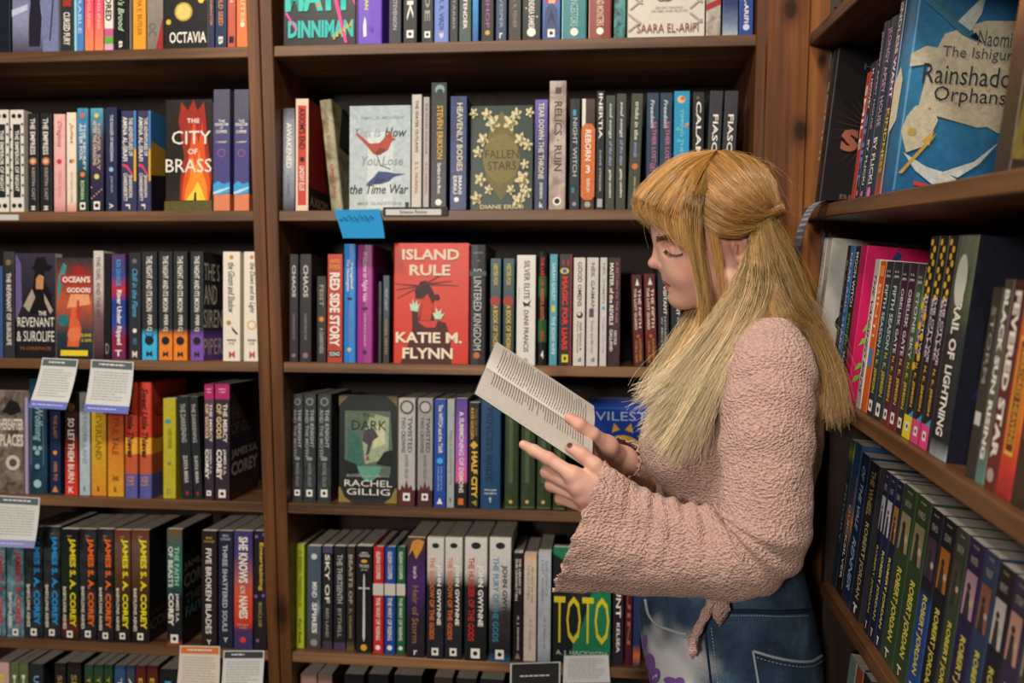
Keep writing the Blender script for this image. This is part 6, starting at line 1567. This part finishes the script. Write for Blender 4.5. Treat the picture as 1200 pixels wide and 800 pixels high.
def dashes(name, pts, r, mat, n=26):
    q = catmull([(a, b_, 0) for a, b_ in pts], n * 2)
    prt = []
    for k in range(0, n * 2 - 1, 2):
        a, b_ = on_jeans(q[k][0], q[k][1], .0022), on_jeans(q[k + 1][0], q[k + 1][1], .0022)
        if a is not None and b_ is not None:
            prt.append(tube([a, (a + b_) / 2, b_], r, 4))
    if prt:
        o = np_mesh(name, *join_vq(prt), mat)
        o.parent = jeans
fp = [(757, 703), (761, 720), (772, 732), (790, 739), (806, 743)]
seam('pocket_edge', fp, .0022, stitch)
dashes('stitching', [(a + 3, b_ + 5) for a, b_ in fp], .0006, stitch)
seam('side_seam', [(826, 735), (829, 760), (832, 785), (835, 812)], .0016, seam_m)
dashes('stitching', [(834, 735), (837, 760), (840, 785), (843, 812)], .0006, stitch, 20)
bp = [(882, 762), (905, 769), (930, 774), (950, 774), (962, 768)]
seam('back_pocket', bp, .0020, stitch)
dashes('stitching', [(a, b_ + 6) for a, b_ in bp], .0007, stitch, 22)
seam('back_pocket', [(882, 762), (886, 785), (891, 815)], .0016, stitch)
seam('waistband', [(852, 716), (880, 716), (910, 717), (940, 716), (950, 715)], .0030, seam_m)
dashes('stitching', [(856, 721), (885, 721), (915, 722), (945, 721)], .0007, stitch, 30)
rv = on_jeans(820, 741, .001)
if rv is not None:
    cop, _n, _b = new_mat('copper_rivet', .35)
    _b.inputs['Metallic'].default_value = .9
    _b.inputs['Base Color'].default_value = (.35, .2, .12, 1)
    o = np_mesh('rivet', *tube([rv + np.array([0, .001, 0]), rv + np.array([0, -.001, 0]), rv + np.array([0, -.0022, 0])], [.0045, .0042, .001], 12), cop)
    o.parent = jeans
viol = flat_mat('8a62b4', .8, .1)
def blob(pts):
    p = [on_jeans(a, b_, .0012) for a, b_ in pts]
    p = [t for t in p if t is not None]
    if len(p) >= 3:
        c = np.mean(p, axis=0)
        o = mesh_obj('painted_flower', [c] + p, [(0, 1 + (k + 1) % len(p), 1 + k) for k in range(len(p))], viol, jeans)
for cx_, cy_, rx_, ry_, rot in ((763, 776, 5.5, 11, -.15), (768, 792, 6.5, 10, .2), (759, 794, 5, 8, -.4), (756, 752, 3, 9, .1), (787, 798, 9, 5, .3), (797, 799, 6, 6, 0), (760, 808, 6, 7, .3)):
    blob([(cx_ + rx_ * math.cos(a) * math.cos(rot) - ry_ * math.sin(a) * math.sin(rot), cy_ + rx_ * math.cos(a) * math.sin(rot) + ry_ * math.sin(a) * math.cos(rot)) for a in np.linspace(0, 6.283, 14, endpoint=False)])
# shoes
shoe_m = flat_mat('d8d4cc', .6)
for s in (-1, 1):
    def shoe_fn(P, s=s):
        d = s_ell(P, (.125, YH + s * .085, .045), (.125, .045, .048))
        d = smin(d, s_ell(P, (.19, YH + s * .085, .06), (.055, .042, .06)), .02)
        return smax(d, .002 - P[:, 2], .004)
    o = own(np_mesh('shoe', *nets(shoe_fn, (-.02, YH + s * .085 - .06, -.01), (.27, YH + s * .085 + .06, .14), .006), shoe_m))
# ------------------------------------------------------------------ hair
def hair_mat():
    m, nt, b = new_mat('blonde_hair', 0.27, 0.75)
    at = nt.nodes.new('ShaderNodeAttribute')
    at.attribute_name = 'Col'
    nt.links.new(at.outputs['Color'], b.inputs['Base Color'])
    return m
hairm = hair_mat()
hrng = np.random.default_rng(11)
hparts, hcols = [], []
def H3(g): return catmull([hp(*p) for p in g], 15)
def lock(guides, n, tone, jit=.0035, tipj=.006, rad=.00031, sheet=True, thick=.006, inward=None, wavy=.0015):
    """strands spread between neighbouring guides, with a solid sheet a little below them"""
    Gs = np.array([H3(g) for g in guides])
    k = len(Gs)
    c0, c1 = np.array(lin(tone[0])), np.array(lin(tone[1]))
    def at(s):
        x = s * (k - 1)
        i = min(int(x), k - 2)
        u = x - i
        return Gs[i] * (1 - u) + Gs[i + 1] * u
    t = np.linspace(0, 1, 15)[:, None]
    cd = np.array([hp(842, 262)]) if inward is None else None
    nclump = max(6, n // 28)
    cs_ = hrng.random(nclump)
    coff = hrng.normal(0, 1, (nclump, 3))
    cbr = hrng.normal(1, .24, nclump)
    n = int(n * 1.55)
    for q in range(n):
        ci = hrng.integers(nclump)
        s = np.clip(cs_[ci] + hrng.normal(0, .5 / nclump + .012), 0, 1)
        p = at(s)
        off = coff[ci] * jit * .55 + hrng.normal(0, 1, 3) * jit * .5
        o2 = coff[ci] * tipj * .6 + hrng.normal(0, 1, 3) * tipj * .5
        ph = hrng.random() * 6
        w = wavy * np.sin(t * (5 + 3 * hrng.random()) + ph) * hrng.normal(0, 1, 3)
        dd = hrng.random() * thick
        if inward is None:
            iv = cd - p
            iv /= np.linalg.norm(iv, axis=1)[:, None]
        else:
            iv = np.array([inward])
        ease = np.minimum(1, t * 5)
        p = p + off * ease * (1 - .3 * t) + o2 * t * t + w * ease + iv * dd
        cut = 15 if hrng.random() < .5 else hrng.integers(9, 15)
        rr_ = rad * (0.75 + .6 * hrng.random()) * np.linspace(1, .45, cut)
        V_, Q_ = tube(p[:cut], rr_, 3)
        br = np.clip(cbr[ci] * (1 + hrng.normal(0, .12)), .45, 1.5)
        cc = (c0 * (1 - t[:cut]) + c1 * t[:cut]) * br
        cc[:, 3] = 1
        hparts.append((V_, Q_))
        hcols.append(np.repeat(cc, 3, axis=0))
    if sheet:
        m_ = 24
        S = np.array([at(x) for x in np.linspace(0, 1, m_)])
        if inward is None:
            iv = cd[None] - S
            iv /= np.linalg.norm(iv, axis=2)[:, :, None]
        else:
            iv = np.array(inward)
        top = S + iv * thick * .75
        bot = top + iv * .004
        n1, n2 = S.shape[:2]
        i = np.arange(n1 - 1)[:, None] * n2
        j = np.arange(n2 - 1)[None, :]
        qa = np.stack([i + j, i + j + 1, i + n2 + j + 1, i + n2 + j], -1).reshape(-1, 4)
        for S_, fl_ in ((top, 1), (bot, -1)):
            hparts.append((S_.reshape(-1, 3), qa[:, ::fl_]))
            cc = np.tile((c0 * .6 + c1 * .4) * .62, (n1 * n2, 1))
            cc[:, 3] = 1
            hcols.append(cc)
GOLD, PALE, MID = 'c49050', 'e8d4aa', 'd6aa70'
crown = [[(795, 188, 0), (815, 206, -.052), (850, 236, -.086), (885, 251, -.076), (906, 249, -.050)],
         [(820, 179, 0), (838, 196, -.052), (865, 222, -.082), (890, 243, -.073), (907, 248, -.050)],
         [(850, 175, 0), (868, 191, -.048), (888, 217, -.070), (901, 238, -.062), (908, 247, -.046)],
         [(880, 182, 0), (896, 201, -.034), (906, 224, -.047), (909, 246, -.042)],
         [(900, 198, .0), (909, 218, -.01), (912, 236, -.02), (911, 247, -.03)]]
lock(crown, 1500, (GOLD, MID), .002, .0025)
side = [[(808, 200, -.035), (826, 226, -.076), (856, 248, -.090), (886, 256, -.080), (907, 250, -.050)],
        [(803, 212, -.056), (825, 240, -.083), (855, 260, -.091), (885, 262, -.082), (907, 251, -.050)],
        [(808, 238, -.076), (832, 272, -.087), (858, 280, -.090), (885, 271, -.083), (906, 254, -.052)]]
lock(side, 1100, ('a87c44', 'b48c54'), .002, .003)
far_crown = [[(a, b_, -c_ * .95) for a, b_, c_ in g] for g in crown]
lock(far_crown, 500, (GOLD, MID), .002, .0025)
far_side = [[(a, b_, -c_ * .95) for a, b_, c_ in g] for g in side]
lock(far_side, 300, (GOLD, MID), .002, .0025)
bangs = [[(838, 176, .030), (800, 187, .035), (768, 211, .045), (751, 236, .048), (753, 249, .048), (762, 258, .044)],
         [(840, 175, 0), (800, 183, 0), (765, 205, 0), (743, 231, 0), (744, 245, 0), (755, 257, 0)],
         [(840, 176, -.012), (803, 187, -.028), (770, 211, -.036), (750, 235, -.041), (753, 250, -.041), (764, 261, -.039)],
         [(838, 177, -.018), (806, 194, -.045), (780, 221, -.060), (766, 242, -.064), (771, 258, -.062), (782, 267, -.060)],
         [(836, 179, -.022), (812, 202, -.060), (795, 230, -.073), (785, 254, -.076), (789, 276, -.075), (801, 292, -.073)],
         [(834, 182, -.028), (818, 208, -.070), (806, 236, -.085), (802, 264, -.088), (806, 288, -.086), (818, 306, -.080)]]
lock(bangs, 1500, (GOLD, 'dcae6c'), .0022, .0035, thick=.007)
lock([[(816, 192, -.050), (802, 230, -.086), (801, 270, -.090), (813, 320, -.084), (821, 370, -.080), (815, 425, -.080)],
      [(832, 206, -.060), (824, 240, -.089), (823, 285, -.091), (832, 335, -.087), (834, 380, -.082), (824, 432, -.086)]], 260, ('b88a4c', 'd2ac70'), .0022, .006, thick=.006, inward=(0, 1, 0))
lock([[(832, 222, -.074), (830, 262, -.088), (838, 310, -.088), (843, 355, -.084), (838, 400, -.085)],
      [(836, 228, -.076), (838, 270, -.089), (846, 318, -.088), (850, 360, -.086), (842, 410, -.088)]], 26, ('b88440', 'c89c58'), .002, .004, sheet=False, inward=(0, 1, 0))
front = [[(877, 290, -.084), (868, 328, -.090), (840, 370, -.090), (800, 420, -.105), (768, 450, -.115), (753, 459, -.115)],
         [(880, 272, -.085), (876, 330, -.092), (854, 385, -.105), (815, 445, -.122), (785, 492, -.128), (768, 512, -.122)],
         [(887, 264, -.081), (887, 330, -.092), (870, 385, -.124), (840, 438, -.144), (812, 496, -.146), (792, 534, -.138)],
         [(893, 260, -.076), (899, 330, -.086), (892, 374, -.132), (866, 418, -.156), (840, 466, -.160), (826, 520, -.150)]]
lock(front, 2300, ('c29c62', 'f6e4c0'), .004, .010, thick=.010, inward=(0, 1, 0), wavy=.005)
back = [[(890, 262, -.080), (904, 320, -.090), (918, 362, -.118), (944, 384, -.106), (962, 420, -.096), (972, 468, -.086)],
        [(900, 256, -.070), (918, 310, -.074), (938, 356, -.078), (960, 394, -.075), (974, 438, -.09), (981, 488, -.10)],
        [(909, 250, -.045), (926, 300, -.042), (944, 348, -.034), (962, 386, -.045), (980, 430, -.075), (986, 480, -.10)],
        [(910, 250, .0), (928, 300, .0), (944, 350, .01), (956, 390, .0), (968, 440, -.02), (972, 490, -.03)]]
lock(back, 1500, ('a07a48', 'c09a64'), .004, .010, thick=.010, inward=(-.4, .9, 0), wavy=.003)
under = [[(893, 262, -.076), (899, 330, -.082), (896, 372, -.125), (905, 385, -.14), (915, 390, -.14)],
         [(900, 258, -.068), (910, 320, -.078), (918, 360, -.112), (930, 376, -.118), (940, 384, -.115)]]
lock(under, 500, ('a07a48', 'c09a64'), .004, .008, thick=.010, inward=(-.2, 1, 0))
farl = [[(836, 325, .035), (812, 364, .005), (792, 396, -.030), (772, 430, -.065), (758, 456, -.085)],
        [(850, 335, .0), (828, 378, -.035), (806, 418, -.070), (786, 455, -.100), (774, 488, -.110)],
        [(858, 330, -.06), (842, 370, -.078), (820, 412, -.09), (800, 452, -.11), (785, 500, -.118)]]
lock(farl, 900, ('cca86c', 'f6e6c4'), .004, .009, thick=.010, inward=(.2, 1, 0), wavy=.003)
# twisted knot where the top half is tied back
kc = hp(906, 249, -.050)
for q in range(220):
    ph = hrng.random() * 6.283
    t = np.linspace(0, 1, 15)
    r0 = .006 + .005 * hrng.random()
    p = np.stack([kc[0] - .010 + .022 * t + .002 * np.cos(9 * t + ph), kc[1] - .002 + r0 * np.cos(7 * t + ph), kc[2] - .004 + .010 * t + r0 * .9 * np.sin(7 * t + ph)], 1)
    hparts.append(tube(p, .00045, 3))
    cc = np.tile(np.array(lin('8a6028')) * (0.6 + .7 * hrng.random()), (45, 1))
    cc[:, 3] = 1
    hcols.append(cc)
# loose flyaway hairs
for grp in (crown, bangs, front, back, farl):
    lock(grp, 36, ('c09850', 'e0c890'), .008, .022, rad=.00016, sheet=False, thick=-.004, inward=(0, 1, 0), wavy=.006)
HV, HQ = join_vq(hparts)
HV[:, 0] = np.minimum(HV[:, 0], X0 - .004)
hair = own(np_mesh('hair', HV, HQ, hairm, None, np.concatenate(hcols)))
# ------------------------------------------------------------------ the open book in her hands
OT = np.array([-.1545, 1.170, 1.3805])                 # top end of the gutter
OL = np.array([.838, 0, -.545])                        # towards the foot of the page
OC = np.array([0, .985, .174])                         # across the pages, away from the camera
ON = np.cross(OL, OC)
ON = ON / np.linalg.norm(ON)
if ON[2] < 0: ON = -ON
BL, PW = .175, .106
obk = empty('open_book', tuple(OT))
tag(obk, 'open paperback with printed pages held in the woman\'s hands', 'book')
OBI = Matrix.Translation(tuple(-OT))
def page_h(t, far):
    """height of the page surface over the cover plane at distance t from the gutter"""
    x = t / PW
    return (.0015 + (.0150 if far else .0085) * (1 - math.exp(-x * 5)) * (1 - .55 * x) )
def bpt(l, c, n): return OT + OL * l + OC * c + ON * n
page_m, nt, b = new_mat('book_paper', .85, .15)
_n = noise(nt, mapped(nt, (1, 1, 1)).outputs[0], 300, 3)
_r = ramp(nt, [(.3, 'd2cbc2'), (.7, 'ded7cf')])
nt.links.new(_n.outputs[0], _r.inputs[0])
nt.links.new(_r.outputs[0], b.inputs['Base Color'])
edge_m = flat_mat('c8c0b2', .9, .1)
for far in (False, True):
    sg_ = 1 if far else -1
    ts = np.linspace(0, PW, 15)
    vs_, fc = [], []
    for l in (0.0, BL):
        for t in ts:
            vs_.append(bpt(l, sg_ * t, page_h(t, far)))
        for t in ts[::-1]:
            vs_.append(bpt(l, sg_ * t, .0004 if t > 0 else .0))
    m_ = 30
    for k in range(m_):
        fc.append((k, (k + 1) % m_, m_ + (k + 1) % m_, m_ + k))
    fc += [tuple(range(m_)), tuple(range(m_, 2 * m_))]
    o = mesh_obj('page_block', vs_, fc, page_m, obk)
    o.matrix_parent_inverse = OBI
    bm = bmesh.new(); bm.from_mesh(o.data); bmesh.ops.recalc_face_normals(bm, faces=bm.faces); bm.to_mesh(o.data); bm.free()
    # printed lines, word by word
    tr = random.Random(3 + far)
    vs2, f2 = [], []
    lines = 37
    for k in range(lines):
        l0 = .014 + k * (BL - .030) / (lines - 1)
        t, end = (.004, PW - .014) if far else (.004, .064)
        if tr.random() < .2: end -= tr.random() * .03
        if tr.random() < .12: t += .005
        while t < end:
            w = min(.002 + tr.random() * .0075, end - t)
            for a in np.linspace(t, t + w, 3)[:-1]:
                b2 = a + w / 2
                q = len(vs2)
                for (tt_, ll) in ((a, l0), (b2, l0), (b2, l0 + .0010), (a, l0 + .0010)):
                    vs2.append(bpt(ll, sg_ * tt_, page_h(tt_, far) + .0002))
                f2.append((q, q + 1, q + 2, q + 3))
            t += w + .0013
    o2 = mesh_obj('printed_text', vs2, f2, flat_mat('565049', .8, .1), obk)
    o2.matrix_parent_inverse = OBI
    o2['kind'] = 'stuff'
cv = []
for l in (-.0008, BL + .0008):
    for c in (-PW + .002, -.012, 0, .012, PW - .001):
        cv.append(bpt(l, c, -.0006))
    for c in (PW - .001, .012, 0, -.012, -PW + .002):
        cv.append(bpt(l, c, -.0016))
fc = [(k, (k + 1) % 10, 10 + (k + 1) % 10, 10 + k) for k in range(10)] + [tuple(range(10)), tuple(range(10, 20))]
o = mesh_obj('cover', cv, fc, cover_mat([(0, '1f4a48'), (1, '2a5a58')]), obk)
o.matrix_parent_inverse = OBI
bm = bmesh.new(); bm.from_mesh(o.data); bmesh.ops.recalc_face_normals(bm, faces=bm.faces); bm.to_mesh(o.data); bm.free()
resolve_texts()
